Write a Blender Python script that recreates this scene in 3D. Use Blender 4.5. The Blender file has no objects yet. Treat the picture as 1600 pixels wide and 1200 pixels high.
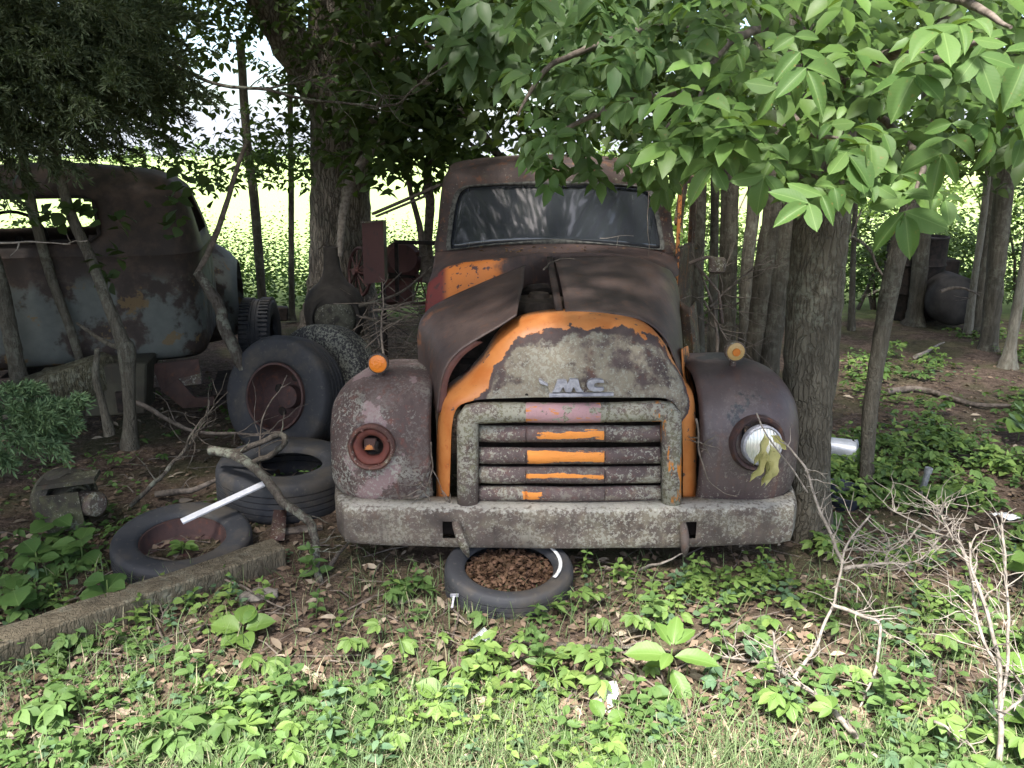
import bpy, math, random
import numpy as np
from mathutils import Vector, Matrix, noise as mnoise
R = math.radians
random.seed(7); rng = np.random.default_rng(7)
scn = bpy.context.scene
col = scn.collection

# ------------------------------------------------------------------ camera
CAM_H, PITCH, FPX = 1.85, R(16.0), 1250.0
cam_d = bpy.data.cameras.new("camera"); cam = bpy.data.objects.new("camera", cam_d); col.objects.link(cam)
cam.location = (0, 0, CAM_H); cam.rotation_euler = (R(90) - PITCH, 0, 0)
cam_d.sensor_width = 36.0; cam_d.lens = FPX / 1600 * 36.0
cam_d.clip_start = 0.05; cam_d.clip_end = 2000
scn.camera = cam

# ------------------------------------------------------------------ sky, sun, exposure
SUN_EL, SUN_AZ = 60.0, 203.0         # azimuth clockwise from +Y (the way the camera looks)
world = bpy.data.worlds.new("World"); scn.world = world; world.use_nodes = True
wn = world.node_tree; bg = wn.nodes["Background"]
sky = wn.nodes.new("ShaderNodeTexSky"); sky.sky_type = 'NISHITA'; sky.sun_disc = False
sky.sun_elevation = R(SUN_EL); sky.sun_rotation = R(SUN_AZ)
sky.air_density = 1.0; sky.dust_density = 3.0; sky.ozone_density = 1.0
hz = wn.nodes.new("ShaderNodeMix"); hz.data_type = 'RGBA'; hz.blend_type = 'LIGHTEN'; hz.inputs[0].default_value = 1.0
wn.links.new(sky.outputs[0], hz.inputs[6]); hz.inputs[7].default_value = (2.2, 2.35, 2.65, 1)      # bright hazy sky: white down to the horizon
wn.links.new(hz.outputs[2], bg.inputs[0]); bg.inputs[1].default_value = 0.115
sun_d = bpy.data.lights.new("sun", 'SUN'); sun_d.energy = 4.2; sun_d.angle = R(7.0); sun_d.color = (1.0, .965, .92)
sun = bpy.data.objects.new("sun", sun_d); col.objects.link(sun)
sd = Vector((math.sin(R(SUN_AZ))*math.cos(R(SUN_EL)), math.cos(R(SUN_AZ))*math.cos(R(SUN_EL)), math.sin(R(SUN_EL))))
sun.rotation_euler = sd.to_track_quat('Z', 'Y').to_euler(); sun.location = sd*30
vs = scn.view_settings; vs.view_transform = 'Standard'; vs.look = 'None'; vs.gamma = 1; vs.use_curve_mapping = False
vs.exposure = 2.1
try:
    scn.cycles.max_bounces = 8; scn.cycles.transparent_max_bounces = 8; scn.cycles.use_denoising = True
except Exception: pass

# ------------------------------------------------------------------ geometry helpers
CP, SP = math.cos(PITCH), math.sin(PITCH)
def W(px, py, Y):
    u = (px-800)/FPX; v = (600-py)/FPX
    d = CP + v*SP
    return Vector((u*Y/d, Y, CAM_H + Y*(-SP+v*CP)/d))
def gz(x, y):
    a = 0.030*mnoise.noise(Vector((x*.9, y*.9, 3.1))) + 0.012*mnoise.noise(Vector((x*3.1, y*3.1, 7.7)))
    return a*min(1, 3/(1+.1*abs(y)))
def G(px, py, z=0.0):
    v = (600-py)/FPX
    s = (-SP+v*CP)/(CP+v*SP)
    Y = (z-CAM_H)/s
    p = W(px, py, Y); p.z = gz(p.x, p.y)+z
    return p
def spl(pts, n):
    """Catmull-Rom through the points, n samples"""
    P = [np.array(p, float) for p in pts]
    if len(P) == 1: return [P[0]]*n
    P = [2*P[0]-P[1]] + P + [2*P[-1]-P[-2]]
    m = len(P)-3; out = []
    for i in range(n):
        t = i/(n-1)*m; k = min(int(t), m-1); t -= k
        a, b, c, d = P[k:k+4]
        out.append(.5*((2*b)+(c-a)*t+(2*a-5*b+4*c-d)*t*t+(3*b-a-3*c+d)*t**3))
    return out
def loft(curves, nu, nv):
    C = [spl(c, nu) for c in curves]
    cols = [spl([c[i] for c in C], nv) for i in range(nu)]
    return [[Vector(cols[i][j]) for i in range(nu)] for j in range(nv)]
def origin_of(o):
    p = Vector((0,0,0))
    while o is not None: p += o.location; o = o.parent
    return p
def tag(o, label=None, cat=None, group=None, kind=None):
    if label: o['label'] = label
    if cat: o['category'] = cat
    if group: o['group'] = group
    if kind: o['kind'] = kind
    return o
def thing(name, loc, label, cat, group=None):
    o = bpy.data.objects.new(name, None); col.objects.link(o); o.empty_display_size = .1
    o.location = loc
    return tag(o, label, cat, group)

class MB:
    """collects quads and triangles of ONE mesh, in world coordinates"""
    def __init__(s): s.v = []; s.f = []; s.uv = {}; s.mi = []; s.cur = 0
    def add(s, vs_, fs, uvs=None):
        b = len(s.v); s.v += [tuple(p) for p in vs_]
        for f in fs:
            s.f.append(tuple(b+i for i in f)); s.mi.append(s.cur)
        if uvs is not None:
            for i, q in enumerate(uvs): s.uv[b+i] = q
        return s
    def grid(s, g, skip=None, closed=False):
        nv, nu = len(g), len(g[0]); vs_ = [p for row in g for p in row]
        uvs = [(i/(nu-1), j/(nv-1)) for j in range(nv) for i in range(nu)]
        fs = []
        for j in range(nv-1):
            for i in range(nu if closed else nu-1):
                if skip and skip(i, j): continue
                k = (i+1) % nu
                fs.append((j*nu+i, j*nu+k, (j+1)*nu+k, (j+1)*nu+i))
        return s.add(vs_, fs, uvs)
    def tube(s, path, rad, n=7, cap=True, wob=0.0):
        P = [Vector(p) for p in path]
        if not hasattr(rad, '__len__'): rad = [rad]*len(P)
        up = Vector((0, 0, 1)); rows = []; prev = None
        for i, p in enumerate(P):
            t = (P[min(i+1, len(P)-1)]-P[max(i-1, 0)])
            t = t.normalized() if t.length > 1e-9 else Vector((0,0,1))
            if prev is None:
                a = up.cross(t)
                if a.length < .15: a = Vector((1, 0, 0)).cross(t)
            else: a = prev - t*prev.dot(t)
            a.normalize(); prev = a; b = t.cross(a)
            rows.append([p + (a*math.cos(k*2*math.pi/n)+b*math.sin(k*2*math.pi/n))*rad[i]*(1+wob*mnoise.noise(p*9+Vector((k*1.7, i*.6, 0)))) for k in range(n)])
        b0 = len(s.v); s.grid(rows, closed=True)
        if cap:
            L = len(rows)
            s.f.append(tuple(b0+k for k in reversed(range(n)))); s.mi.append(s.cur)
            s.f.append(tuple(b0+(L-1)*n+k for k in range(n))); s.mi.append(s.cur)
        return s
    def box(s, c, size, ax=None, taper=1.0, bev=0.0):
        c = Vector(c); ax = ax or (Vector((1,0,0)), Vector((0,1,0)), Vector((0,0,1)))
        h = [x/2 for x in size]
        if bev <= 0:
            vs_ = [c+ax[0]*h[0]*i*(taper if k > 0 else 1)+ax[1]*h[1]*j*(taper if k > 0 else 1)+ax[2]*h[2]*k for k in (-1,1) for j in (-1,1) for i in (-1,1)]
            return s.add(vs_, [(0,2,3,1),(4,5,7,6),(0,1,5,4),(2,6,7,3),(0,4,6,2),(1,3,7,5)])
        rows = []
        for k, ins in ((-1, bev), (-1+bev/h[2], 0), (1-bev/h[2], 0), (1, bev)):
            a, b = h[0]-ins, h[1]-ins
            loop = [(-a,-b+bev),(-a+bev,-b),(a-bev,-b),(a,-b+bev),(a,b-bev),(a-bev,b),(-a+bev,b),(-a,b-bev)]
            rows.append([c+ax[0]*x+ax[1]*y+ax[2]*h[2]*k for x, y in loop])
        b0 = len(s.v); s.grid(rows, closed=True)
        s.f.append(tuple(b0+k for k in reversed(range(8)))); s.mi.append(s.cur)
        s.f.append(tuple(b0+24+k for k in range(8))); s.mi.append(s.cur)
        return s
    def beam(s, a, b, w, h, upv=(0,0,1), bev=0.0, seg=1, wob=0):
        a, b = Vector(a), Vector(b); x = (b-a); L = x.length; x.normalize()
        y = Vector(upv).cross(x).normalized(); z = x.cross(y)
        return s.box((a+b)/2, (L, w, h), (x, y, z), bev=bev)
    def lathe(s, prof, c, axis, n=32, xref=None, jig=0.0):
        """prof: (radius, height along axis)"""
        c = Vector(c); z = Vector(axis).normalized()
        x = Vector(xref) if xref else (Vector((0,0,1)).cross(z) if abs(z.z) < .95 else Vector((1,0,0)))
        x = (x - z*x.dot(z)).normalized(); y = z.cross(x)
        rows = []
        for r, h in prof:
            row = []
            for k in range(n):
                a = k*2*math.pi/n; rr = r
                if jig: rr = r*(1+jig*mnoise.noise(Vector((math.cos(a)*2, math.sin(a)*2, h*9+r*5))))
                row.append(c+z*h+(x*math.cos(a)+y*math.sin(a))*rr)
            rows.append(row)
        return s.grid(rows, closed=True)
    def jitter(s, amp, sc):
        s.v = [tuple(Vector(p)+Vector(mnoise.noise_vector(Vector(p)*sc))*amp) for p in s.v]; return s
    def build(s, name, mat, parent=None, smooth=True, solid=0.0, kind=None, bevel=0.0, angle=40):
        off = origin_of(parent) if parent else Vector((0,0,0))
        me = bpy.data.meshes.new(name)
        me.from_pydata([tuple(Vector(p)-off) for p in s.v], [], s.f)
        mats = mat if isinstance(mat, (list, tuple)) else [mat]
        for m in mats: me.materials.append(m)
        if len(mats) > 1: me.polygons.foreach_set('material_index', s.mi)
        if s.uv:
            l = me.uv_layers.new(name='UVMap'); vi = np.zeros(len(me.loops), np.int32); me.loops.foreach_get('vertex_index', vi)
            arr = np.zeros((len(s.v), 2), np.float32)
            for i, q in s.uv.items(): arr[i] = q
            l.data.foreach_set('uv', arr[vi].ravel())
        o = bpy.data.objects.new(name, me); col.objects.link(o)
        if parent: o.parent = parent
        if solid:
            m = o.modifiers.new('thickness', 'SOLIDIFY'); m.thickness = solid; m.offset = -1
        if bevel:
            m = o.modifiers.new('bevel', 'BEVEL'); m.width = bevel; m.segments = 2; m.limit_method = 'ANGLE'
        if smooth:
            me.polygons.foreach_set('use_smooth', [True]*len(me.polygons))
            try: me.set_sharp_from_angle(angle=R(angle))
            except Exception: pass
        if kind: o['kind'] = kind
        return o

def np_mesh(name, V, F, mat, parent=None, tint=None, kind=None, smooth=True):
    """V (n,3) float, F (m,k) int (k = 3 or 4)"""
    off = origin_of(parent) if parent else Vector((0,0,0))
    V = np.asarray(V, np.float32) - np.array(off, np.float32)
    k = F.shape[1]; me = bpy.data.meshes.new(name)
    me.vertices.add(len(V)); me.vertices.foreach_set('co', V.ravel())
    me.loops.add(F.size); me.loops.foreach_set('vertex_index', F.ravel().astype(np.int32))
    me.polygons.add(len(F)); me.polygons.foreach_set('loop_start', np.arange(0, F.size, k, dtype=np.int32))
    me.polygons.foreach_set('loop_total', np.full(len(F), k, np.int32))
    if smooth: me.polygons.foreach_set('use_smooth', np.ones(len(F), bool))
    me.update(calc_edges=True)
    if tint is not None:
        a = me.attributes.new('tint', 'FLOAT_COLOR', 'POINT')
        c = np.ones((len(V), 4), np.float32); c[:, :3] = tint; a.data.foreach_set('color', c.ravel())
    me.materials.append(mat)
    o = bpy.data.objects.new(name, me); col.objects.link(o)
    if parent: o.parent = parent
    if kind: o['kind'] = kind
    return o

def leaf_template(w=.5, fold=.10, droop=.18, fine=False, serr=0.0):
    if not fine:
        V = [(0,0,0), (-w*.46,.30,fold*.8), (0,.30,.02), (w*.46,.30,fold*.8), (-w*.44,.62,fold*.7-droop*.3), (0,.62,-droop*.3), (w*.44,.62,fold*.7-droop*.3), (0,1,-droop)]
        F = [(0,2,1),(0,3,2),(1,2,5),(1,5,4),(2,3,6),(2,6,5),(4,5,7),(5,6,7)]
        return np.array(V), np.array(F)
    ts = [0,.07,.16,.27,.38,.5,.61,.72,.81,.89,.95,1.0]
    ws = [.02,.30,.62,.86,.97,1.0,.95,.82,.62,.38,.16,0]
    V = []; F = []
    for i, (t, q) in enumerate(zip(ts, ws)):
        z = -droop*t**2; q2 = q*w/2*(1+(serr if i % 2 else -serr))
        for sgn in (-1, -.5, 0, .5, 1):
            V.append((sgn*q2, t+ (.012 if abs(sgn) == 1 and i % 2 else 0), z + fold*abs(sgn)*q*w*2 + .005*math.sin(t*15)*abs(sgn)))
    n = len(ts)
    for i in range(n-1):
        for k in range(4):
            a = i*5+k; F.append((a, a+1, a+6)); F.append((a, a+6, a+5))
    return np.array(V), np.array(F)
LT = leaf_template(); LT_ROUND = leaf_template(w=.8, fold=.08, droop=.15); LT_LONG = leaf_template(w=.32, fold=.08, droop=.2)
QN = (np.array([(0,0,0), (.11,.45,.03), (0,1,-.05), (-.11,.45,.03)]), np.array([(0,1,2),(0,2,3)]))
QT = (np.array([(0,0,0), (.28,.45,.07), (0,1,-.1), (-.28,.45,.07)]), np.array([(0,1,2),(0,2,3)]))

def unit(a): return a/np.maximum(np.linalg.norm(a, axis=1, keepdims=True), 1e-9)
def place_leaves(T, pos, dirs, nrm, size):
    """leaf copies as arrays; dirs along the leaf, nrm about its face"""
    tv, tf = T; n = len(pos); d = unit(dirs); s = unit(np.cross(d, nrm)); u = np.cross(s, d)
    V = pos[:,None,:] + (tv[None,:,0:1]*s[:,None,:] + tv[None,:,1:2]*d[:,None,:] + tv[None,:,2:3]*u[:,None,:])*size[:,None,None]
    F = tf[None]+ (np.arange(n)*len(tv))[:,None,None]
    return V.reshape(-1,3), F.reshape(-1, tf.shape[1])
def tints(n, k, lo, hi):
    """one colour per leaf between two greens, with spread"""
    t = rng.random((n,1)); c = np.array(lo)*(1-t)+np.array(hi)*t
    c = c*rng.uniform(.8, 1.2, (n,1))
    return np.repeat(c, k, axis=0)
class Leaves:
    def __init__(s): s.V=[]; s.F=[]; s.T=[]; s.n=0
    def add(s, T, pos, dirs, nrm, size, lo, hi):
        if len(pos) == 0: return
        V, F = place_leaves(T, pos, dirs, nrm, size)
        s.V.append(V); s.F.append(F+s.n); s.T.append(tints(len(pos), len(T[0]), lo, hi)); s.n += len(V)
    def build(s, name, mat, parent=None, kind=None):
        return np_mesh(name, np.concatenate(s.V), np.concatenate(s.F), mat, parent, np.concatenate(s.T), kind)
def rnd_dirs(n, zmean=0.0, zsp=1.0):
    a = rng.uniform(0, 2*np.pi, n); z = rng.normal(zmean, zsp, n)
    return unit(np.stack([np.cos(a), np.sin(a), z], 1))
def cloud(L, c, r, n, size, lo, hi, T=LT, zdir=-.35, shell=.0):
    """leaf clumps inside an ellipsoid: twig-wise clusters leave gaps"""
    m = max(1, n//9)
    q = rng.normal(size=(m,3)); q = q/np.linalg.norm(q, axis=1, keepdims=True)*rng.uniform(shell, 1, (m,1))**.45
    cc = np.array(c)+q*np.array(r)
    pos = np.repeat(cc, 9, 0)+rng.normal(size=(m*9,3))*np.array([.5,.5,.28])*size*1.5
    k = len(pos)
    L.add(T, pos, rnd_dirs(k, zdir, .35), rnd_dirs(k, 1.6, .6), rng.uniform(.65, 1.25, k)*size, lo, hi)

# ------------------------------------------------------------------ material helpers
class NT:
    def __init__(s, name):
        s.m = bpy.data.materials.new(name); s.m.use_nodes = True; s.t = s.m.node_tree; s.n = s.t.nodes
        s.b = s.n['Principled BSDF']; s.out = s.n['Material Output']
    def lk(s, a, b): s.t.links.new(a, b)
    def set(s, sock, v):
        if hasattr(v, 'links') or isinstance(v, bpy.types.NodeSocket): s.lk(v, sock)
        elif isinstance(v, (tuple, list)) and len(v) == 3 and sock.type == 'RGBA': sock.default_value = (*v, 1)
        else: sock.default_value = v
    def coord(s, kind='Object'):
        return s.n.new('ShaderNodeTexCoord').outputs[kind]
    def mapping(s, vec, scale=(1,1,1), loc=(0,0,0), rot=(0,0,0)):
        m = s.n.new('ShaderNodeMapping'); s.lk(vec, m.inputs[0]); m.inputs['Scale'].default_value = scale; m.inputs['Location'].default_value = loc; m.inputs['Rotation'].default_value = rot
        return m.outputs[0]
    def noise(s, scale, detail=4, rough=.55, vec=None, dist=0, out=0):
        k = s.n.new('ShaderNodeTexNoise'); k.inputs['Scale'].default_value = scale; k.inputs['Detail'].default_value = detail
        k.inputs['Roughness'].default_value = rough; k.inputs['Distortion'].default_value = dist
        s.lk(vec if vec is not None else s.coord(), k.inputs['Vector']); return k.outputs[out]
    def voronoi(s, scale, vec=None, feature='F1', out=0):
        k = s.n.new('ShaderNodeTexVoronoi'); k.feature = feature; k.inputs['Scale'].default_value = scale
        s.lk(vec if vec is not None else s.coord(), k.inputs['Vector']); return k.outputs[out]
    def math(s, op, a, b=0.0, c=None, clamp=False):
        k = s.n.new('ShaderNodeMath'); k.operation = op; k.use_clamp = clamp; s.set(k.inputs[0], a); s.set(k.inputs[1], b)
        if c is not None: s.set(k.inputs[2], c)
        return k.outputs[0]
    def step(s, x, lo, hi):
        k = s.n.new('ShaderNodeMapRange'); k.interpolation_type = 'SMOOTHSTEP'; s.set(k.inputs['Value'], x)
        k.inputs['From Min'].default_value = lo; k.inputs['From Max'].default_value = hi; return k.outputs[0]
    def mix(s, f, a, b):
        k = s.n.new('ShaderNodeMix'); k.data_type = 'RGBA'; s.set(k.inputs[0], f); s.set(k.inputs[6], a); s.set(k.inputs[7], b); return k.outputs[2]
    def sep(s, vec):
        k = s.n.new('ShaderNodeSeparateXYZ'); s.lk(vec, k.inputs[0]); return k.outputs
    def bump(s, h, strength=.3, dist=.01):
        k = s.n.new('ShaderNodeBump'); k.inputs['Strength'].default_value = strength; k.inputs['Distance'].default_value = dist
        s.lk(h, k.inputs['Height']); s.lk(k.outputs[0], s.b.inputs['Normal'])
    def fin(s, colr, rough=.8, metal=0.0, spec=.3):
        s.set(s.b.inputs['Base Color'], colr); s.set(s.b.inputs['Roughness'], rough); s.set(s.b.inputs['Metallic'], metal)
        s.b.inputs['Specular IOR Level'].default_value = spec; return s.m

def leaf_mat(name, base=None, trans=.35, rough=.5, veins=False, spec=.35):
    k = NT(name)
    if base is None:
        a = k.n.new('ShaderNodeAttribute'); a.attribute_name = 'tint'; c = a.outputs[0]
    else:
        oi = k.n.new('ShaderNodeObjectInfo'); c = k.mix(oi.outputs['Random'], base[0], base[1])
    n = k.noise(35, 2); c = k.mix(k.math('MULTIPLY', n, .5), c, k.mix(.5, c, (.12, .10, .02)))
    if veins:
        x = k.sep(k.coord('Object')); ax = k.math('ABSOLUTE', x[0])
        mid = k.math('LESS_THAN', ax, .012)
        w = k.math('SINE', k.math('MULTIPLY', k.math('SUBTRACT', x[1], k.math('MULTIPLY', ax, .8)), 75.0))
        ve = k.step(w, .86, 1.0)
        c = k.mix(k.math('MULTIPLY', k.math('MAXIMUM', mid, k.math('MULTIPLY', ve, .18)), .32), c, (.20, .28, .10))
        k.bump(k.math('ADD', w, k.math('MULTIPLY', k.noise(7, 2), 6.0)), .035, .010)
    if veins or base is not None:
        sp_ = k.math('MULTIPLY', k.step(k.noise(5.5, 4, .65), .63, .68), .7); c = k.mix(sp_, c, (.16, .12, .04))
    k.fin(c, rough, 0, spec)
    tr = k.n.new('ShaderNodeBsdfTranslucent'); ct = k.mix(.5, c, (.14, .23, .015)); k.lk(ct, tr.inputs[0])
    mx = k.n.new('ShaderNodeMixShader'); mx.inputs[0].default_value = trans
    k.lk(k.b.outputs[0], mx.inputs[1]); k.lk(tr.outputs[0], mx.inputs[2]); k.lk(mx.outputs[0], k.out.inputs[0])
    return k.m

RUST1, RUST2 = (.068, .044, .038), (.036, .024, .021)
LICH, MOSS = (.34, .325, .275), (.125, .115, .062)
def rust_layers(k, r1=RUST1, r2=RUST2, warm=(.15,.055,.025), warm_amt=.5):
    n1 = k.noise(5, 6, .62); n2 = k.noise(26, 5, .65)
    c = k.mix(k.step(n1, .38, .64), r2, r1)
    c = k.mix(k.math('MULTIPLY', k.step(n2, .52, .74), warm_amt), c, warm)
    st = k.noise(1.0, 5, .65, k.mapping(k.coord(), (22, 9, 2.4))); c = k.mix(k.math('MULTIPLY', k.step(st, .54, .72), .45), c, tuple(x*.55 for x in r2)); c = k.mix(k.math('MULTIPLY', k.step(st, .28, .44), -.30), c, c) if 0 else c
    st2 = k.noise(1.0, 4, .6, k.mapping(k.coord(), (15, 7, 1.8), loc=(3.3, 1, 0))); c = k.mix(k.math('MULTIPLY', k.step(st2, .58, .74), .35), c, warm)
    pit = k.voronoi(70); c = k.mix(k.math('MULTIPLY', k.math('SUBTRACT', 1.0, k.step(pit, .08, .22)), .35), c, tuple(x*.5 for x in r2))
    return c, n2
def lichen(k, c, amt=.5, green=.5, cover=None, moss=MOSS, spots=LICH):
    """mossy film plus pale crusty flecks"""
    big = k.noise(4.3, 4, .6); mid = k.noise(15, 6, .65)
    film = k.step(k.math('ADD', k.math('MULTIPLY', big, .6), k.math('MULTIPLY', mid, .55)), .72-.3*green, .86-.3*green)
    film = k.math('MULTIPLY', film, min(1, green*1.6))
    if cover is not None: film = k.math('MULTIPLY', film, cover)
    c = k.mix(film, c, k.mix(k.noise(40, 4), k.mix(.5, moss, (.07,.065,.04)), moss))
    f1 = k.noise(62, 4, .7); f2 = k.noise(150, 2, .6)
    fl = k.step(k.math('ADD', k.math('ADD', f1, k.math('MULTIPLY', f2, .35)), k.math('MULTIPLY', big, .55)), 1.17-.34*amt, 1.23-.34*amt)
    if cover is not None: fl = k.math('MULTIPLY', fl, cover)
    c = k.mix(k.math('MULTIPLY', fl, .72), c, k.mix(k.noise(30, 2), spots, k.mix(.5, spots, (.22,.23,.16))))
    return c, fl
def rusty(name, r1=RUST1, r2=RUST2, warm=(.15,.055,.025), warm_amt=.5, lich=None, rough=.75, spec=.35):
    k = NT(name); c, h = rust_layers(k, r1, r2, warm, warm_amt)
    if lich: c, fl = lichen(k, c, *lich); h = k.math('ADD', h, fl)
    k.bump(h, .35, .006); return k.fin(c, rough, 0, spec)
def plain(name, a, b, scale=20, rough=.7, spec=.3, metal=0, bump=.25, detail=5):
    k = NT(name); n = k.noise(scale, detail, .6); k.bump(n, bump, .006)
    return k.fin(k.mix(k.step(n, .35, .65), a, b), rough, metal, spec)

M = {}
M['leaf'] = leaf_mat('leaf_green', trans=.32)
M['leaf_dark'] = leaf_mat('leaf_crown', trans=.30, rough=.6)
M['leaf_ground'] = leaf_mat('leaf_ground', trans=.3, rough=.6, spec=.25)
M['leaf_big'] = leaf_mat('leaf_hickory', ((.044,.108,.028), (.085,.162,.044)), .30, .55, True, spec=.2)
M['leaf_small'] = leaf_mat('leaf_ash', ((.050,.112,.032), (.085,.158,.046)), .28, .5, True, spec=.25)
M['needle'] = leaf_mat('cedar_needle', trans=.12, rough=.7)

def bark(name, a, b, sc=1.0, lich=.0, ridge=1.0):
    k = NT(name); o = k.coord()
    v = k.mapping(o, (11*sc, 11*sc, 2.0*sc)); n = k.noise(1.0, 8, .65, v, 1.2); n2 = k.noise(40, 5)
    furrow = k.voronoi(1.0, k.mapping(k.mix(.06, o, k.noise(9, 4, .6, o, 0, 1)), (38*sc, 38*sc, 6*sc)), 'DISTANCE_TO_EDGE')
    fr = k.step(furrow, .0, .16)
    c = k.mix(k.step(n, .35, .62), a, b); c = k.mix(k.math('MULTIPLY', k.math('SUBTRACT', 1.0, fr), .7*ridge), c, tuple(x*.45 for x in a))
    if lich:
        big = k.step(k.noise(3, 4), .42, .62); c = k.mix(k.math('MULTIPLY', k.math('MULTIPLY', big, k.step(k.noise(22, 5, .7), .45, .6)), lich), c, (.26,.27,.21))
    k.bump(k.math('ADD', k.math('ADD', n, k.math('MULTIPLY', fr, .8*ridge)), k.math('MULTIPLY', n2, .3)), .9, .018)
    return k.fin(c, .9, 0, .15)
M['bark_oak'] = bark('bark_oak', (.140,.118,.095), (.240,.208,.172), 1.0, .3)
M['bark_hick'] = bark('bark_grey', (.072,.062,.046), (.120,.106,.080), 1.3, .35, .5)
M['bark_sap'] = bark('bark_sapling', (.070,.062,.048), (.115,.103,.080), 2.2, .35, .25)
M['bark_pale'] = bark('bark_pale', (.15,.135,.105), (.25,.23,.185), 2.2, .5, .25)
M['twig'] = plain('dead_twig', (.085,.068,.054), (.17,.14,.115), 30, .9)
M['twig_pale'] = plain('bleached_twig', (.14,.12,.10), (.26,.23,.195), 40, .9)
M['twig_lich'] = bark('lichen_branch', (.075,.062,.050), (.13,.11,.09), 3, 1.0, .3)

# ================================================================== SETTING
def axis_vals(lo, hi, fine, far_lo, far_hi, g=1.35):
    a = list(np.arange(lo, hi+1e-6, fine)); s = fine
    while a[-1] < far_hi: s *= g; a.append(min(a[-1]+s, far_hi))
    s = fine
    while a[0] > far_lo: s *= g; a.insert(0, max(a[0]-s, far_lo))
    return a
k = NT('ground_soil'); o = k.coord()
n1 = k.noise(1.6, 6, .6); n2 = k.noise(14, 8, .7); n3 = k.noise(60, 4, .7)
c = k.mix(k.step(n2, .35, .65), (.055,.038,.029), (.135,.098,.074)); c = k.mix(k.step(n3, .52, .72), c, (.24,.185,.14))
c = k.mix(k.math('MULTIPLY', k.step(n1, .45, .62), .5), c, (.075,.085,.035))
y = k.sep(o)[1]; far = k.step(k.math('ADD', y, k.math('MULTIPLY', n1, 2.0)), 9.6, 11.6)
c = k.mix(far, c, k.mix(n2, (.17,.27,.08), (.36,.43,.18)))
k.bump(k.math('ADD', n2, k.math('MULTIPLY', n3, .5)), .9, .03); M['soil'] = k.fin(c, .95, 0, .1)
xs = axis_vals(-5.5, 6.5, .07, -500, 500); ys = axis_vals(1.0, 10.5, .07, -60, 900)
g = MB(); g.grid([[Vector((x, y, gz(x, y) if (abs(x) < 9 and y < 14) else 0.0)) for x in xs] for y in ys])
tag(g.build('ground', M['soil']), kind='structure')

# far treeline and hedge row across the field
k = NT('far_foliage'); n = k.noise(.5, 6, .7); k.bump(n, 1, .6)
M['far'] = k.fin(k.mix(k.step(n, .4, .65), (.035,.06,.02), (.10,.15,.045)), .9, 0, .1)
L = Leaves()
for i in range(60):
    x = -190+i*6.6+random.uniform(-3, 3); h = random.uniform(2.5, 5)
    cloud(L, (x, 170+random.uniform(-10, 10), h*.5), (5, 4, h*.55), 170, .9, (.05,.09,.03), (.11,.17,.05), QT)
tag(L.build('treeline', M['leaf_dark']), kind='stuff')

# ================================================================== RUSTED TRUCK (facing the camera)
TX = .25
truck = thing('rusted_truck', (TX, 4.2, 0), 'rusted orange and brown old truck facing forward with toothy slatted grille and buckled hood', 'truck')
# --- materials
M['dark'] = plain('dark_cavity_metal', (.012,.010,.009), (.03,.022,.018), 20, .9)
M['black'] = plain('black_rubber', (.016,.017,.019), (.036,.037,.041), 14, .75, .3)
k = NT('hood_rust'); c, h = rust_layers(k, (.082,.055,.047), (.050,.034,.031), (.16,.070,.034), .35)
sx = k.sep(k.coord())
side = k.step(k.math('ADD', sx[0], k.math('MULTIPLY', k.noise(6, 4), .35)), .70, .92)
c2, fl = lichen(k, c, .25, .9); c = k.mix(side, c, c2)
scr = k.step(k.noise(1.0, 3, .6, k.mapping(k.coord(), (14, 60, 30), rot=(0, 0, .5))), .70, .76)
c = k.mix(k.math('MULTIPLY', scr, .5), c, (.27,.20,.17))
edge = k.math('MULTIPLY', k.step(k.noise(7, 5, .6), .56, .66), k.step(k.math('ABSOLUTE', sx[0]), .50, .75)); c = k.mix(k.math('MULTIPLY', edge, .7), c, (.26,.095,.03))
k.bump(h, .3, .006); M['hood'] = k.fin(c, .55, 0, .5)

ORANGE = (.50, .190, .055)
k = NT('nose_paint'); uvn = k.n.new('ShaderNodeUVMap'); uvs_ = k.sep(uvn.outputs[0])
ramp = k.n.new('ShaderNodeValToRGB'); k.lk(uvs_[0], ramp.inputs[0]); e = ramp.color_ramp.elements
stops = [(0,0),(.22,0),(.27,.12),(.32,.42),(.38,.60),(.47,.66),(.58,.66),(.66,.80),(.74,.74),(.80,.50),(.835,.30),(.87,0),(1,0)]
e[0].position, e[0].color = 0, (0,0,0,1); e[1].position, e[1].color = 1, (0,0,0,1)
for p, v in stops[1:-1]: q = e.new(p); q.color = (v,v,v,1)
nn = k.noise(11, 5, .62); nb = k.noise(34, 5, .6)
d = k.math('ADD', k.math('SUBTRACT', ramp.outputs[0], uvs_[1]), k.math('MULTIPLY', k.math('SUBTRACT', nn, .5), .55))
bare = k.step(d, .0, .02)                                    # paint gone
core = k.step(d, .09, .16)                                   # mossy and crusted
chips = k.math('MAXIMUM', k.step(k.math('ADD', nb, k.math('MULTIPLY', nn, .5)), .925, .94), k.step(k.math('ADD', nn, k.math('MULTIPLY', nb, .2)), .755, .77))
paint = k.mix(k.step(k.noise(9, 5), .4, .7), ORANGE, (.42,.130,.030)); paint = k.mix(k.step(k.noise(30, 4), .6, .75), paint, (.40,.11,.03))
rr, h = rust_layers(k, (.092,.066,.062), (.055,.040,.038))
c = k.mix(k.math('MAXIMUM', bare, chips), paint, rr)
cl, fl = lichen(k, rr, .60, .92, moss=(.27,.232,.175)); c = k.mix(core, c, cl)
k.bump(k.math('ADD', k.math('MULTIPLY', bare, -1.0), k.math('ADD', k.math('MULTIPLY', h, .5), k.math('MULTIPLY', k.math('MULTIPLY', fl, core), .8))), .5, .006)
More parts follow.
